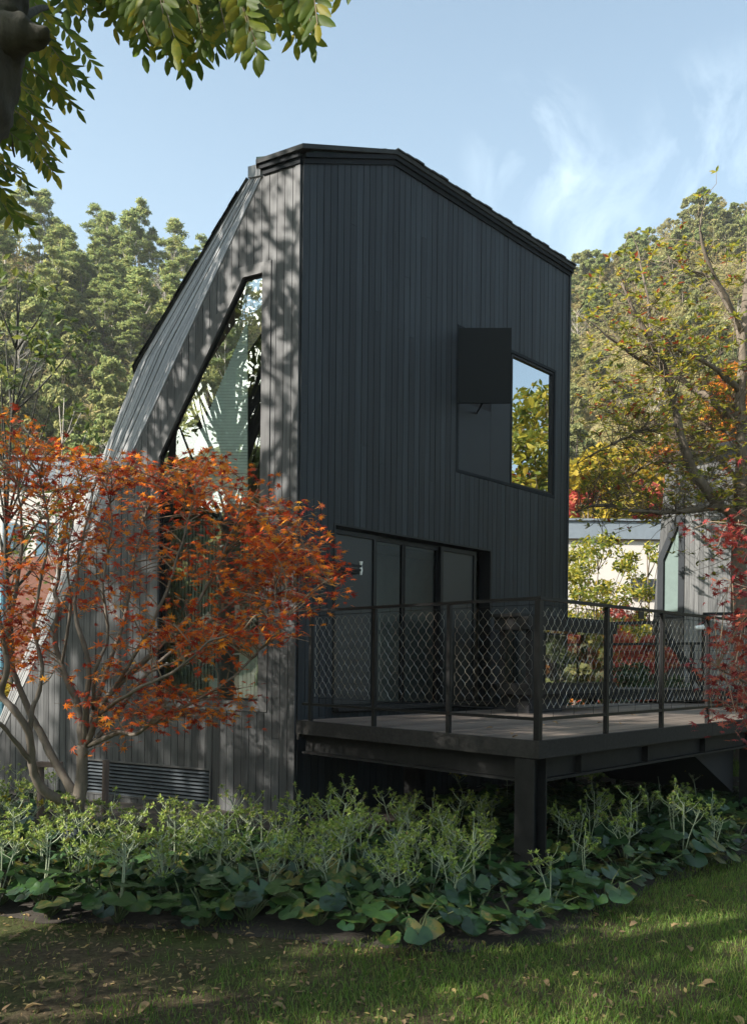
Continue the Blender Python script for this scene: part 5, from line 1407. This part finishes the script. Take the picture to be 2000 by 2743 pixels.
# ------------------------------------------------------------------ lawn grass and fallen leaves
def grass():
    global rng; rng = np.random.default_rng(5)
    n = 280000
    y = 3.0 + 7.5 * rng.random(n) ** 1.7; x = rng.random(n) * (y * 1.0 + 2.6) - (y * .5 + 1.1)
    x2 = rng.uniform(1.8, 9, 26000); y2 = rng.uniform(9, 20, 26000)
    k1 = y < yfront(x) + .16 + .1 * np.sin(x * 5.3)
    nz = np.sin(x * 2.3 + 1.2 * np.sin(y * 3.1)) * np.cos(y * 2.7 + .8 * np.sin(x * 1.9)) + .6 * np.sin(x * 6.1) * np.sin(y * 7.3)
    dens = np.clip(.40 + .4 * nz + .28 * x, .05, 1)
    k1 &= rng.random(n) < dens
    x = np.concatenate([x[k1], x2[y2 > 12.3]]); y = np.concatenate([y[k1], y2[y2 > 12.3]]); n = len(x)
    z = hill(x, y)
    a = rng.random(n) * 6.283; h = (.015 + .045 * rng.random(n) ** 1.6); w = .0016 + .0014 * rng.random(n); ln = h * (.2 + .9 * rng.random(n)); a2 = rng.random(n) * 6.283
    h = h * (1 + (y > 9) * 1.5); w = w * (1 + (y > 9) * 2)
    dx, dy = np.cos(a) * w, np.sin(a) * w; lx, ly = np.cos(a2) * ln, np.sin(a2) * ln
    V = np.stack([np.stack([x - dx, y - dy, z], 1), np.stack([x + dx, y + dy, z], 1), np.stack([x + dx * .7 + lx * .35, y + dy * .7 + ly * .35, z + h * .65], 1), np.stack([x + lx, y + ly, z + h], 1), np.stack([x - dx * .7 + lx * .35, y - dy * .7 + ly * .35, z + h * .65], 1)], 1).reshape(-1, 3)
    b = (np.arange(n) * 5)[:, None]
    F = np.concatenate([b + np.array([[0, 1, 2]]), b + np.array([[0, 2, 4]]), b + np.array([[4, 2, 3]])])
    tag(np_mesh('lawn_grass', V, F, L_grass), kind='stuff')
grass()
def litter():
    global rng; rng = np.random.default_rng(6)
    n = 7000
    y = 3.1 + 4.6 * rng.random(n) ** 1.3; x = (rng.random(n) * 2 - 1) * (y * .5 + .3)
    k = (y < yfront(x) + .1) & (rng.random(n) < np.clip(.75 - .2 * x, .12, 1)); x, y = x[k], y[k]
    P = np.stack([x, y, hill(x, y) + .006 + .012 * rng.random(len(x))], 1)
    V, F = scatter(OVAL[0], OVAL[1], P, rand_rot(len(P), 2.5), .012 + .045 * rng.random(len(P)) ** 1.6)
    tag(np_mesh('leaf_litter', V, F, L_dead), kind='stuff')
    BIG = [(v[0] * 1.5, v[1], v[2] + .1 * math.sin(v[1] * 5) + abs(v[0]) * .35) for v in LEAFLET[0]]
    o = np_mesh('fallen_leaf', np.array(BIG), np.array(LEAFLET[1]), L_dead, smooth=True)
    tag(o, 'curled yellow brown fallen leaf lying on the shaded lawn', 'leaf', 'fallen leaves on the lawn')
    rd = random.Random(3)
    for i in range(46):
        y = 3.15 + 3.2 * rd.random(); x = rd.uniform(-.5, .5) * y * .96
        if y > yfront(x) - .05: continue
        c = o if i == 0 else o.copy()
        if i: COL.objects.link(c)
        c['label'] = 'curled yellow brown fallen leaf lying on the shaded lawn'
        s = rd.uniform(.05, .10); c.location = (x, y, hz(x, y) + .022); c.rotation_euler = (rd.uniform(-.3, .3), rd.uniform(-.3, .3), rd.uniform(0, 6.28)); c.scale = (s, s, s)
    for i in range(16):
        c = o.copy(); COL.objects.link(c); q_ = dk(rd.uniform(.1, 4.5), rd.uniform(.05, 1.6), ZD + .014); sc_ = rd.uniform(.05, .085)
        c.location = q_; c.rotation_euler = (rd.uniform(-.3, .3), rd.uniform(-.3, .3), rd.uniform(0, 6.28)); c.scale = (sc_, sc_, sc_)
        c['label'] = 'small dry fallen leaf lying on the deck boards'; c['group'] = 'fallen leaves on the deck'
litter()

# ------------------------------------------------------------------ thin air haze
mb = MB(); mb.box((0, 0, 60), (250, 0, 0), (0, 250, 0), (0, 0, 62))
m_h, nt_h, out_h = new_mat('air_haze')
pv = nt_h.nodes.new('ShaderNodeVolumePrincipled'); pv.inputs['Density'].default_value = 0.00038; pv.inputs['Color'].default_value = (.95, .97, 1, 1); pv.inputs['Anisotropy'].default_value = .2
nt_h.links.new(pv.outputs[0], out_h.inputs['Volume'])
o = mb.build('haze', m_h); tag(o, kind='stuff')
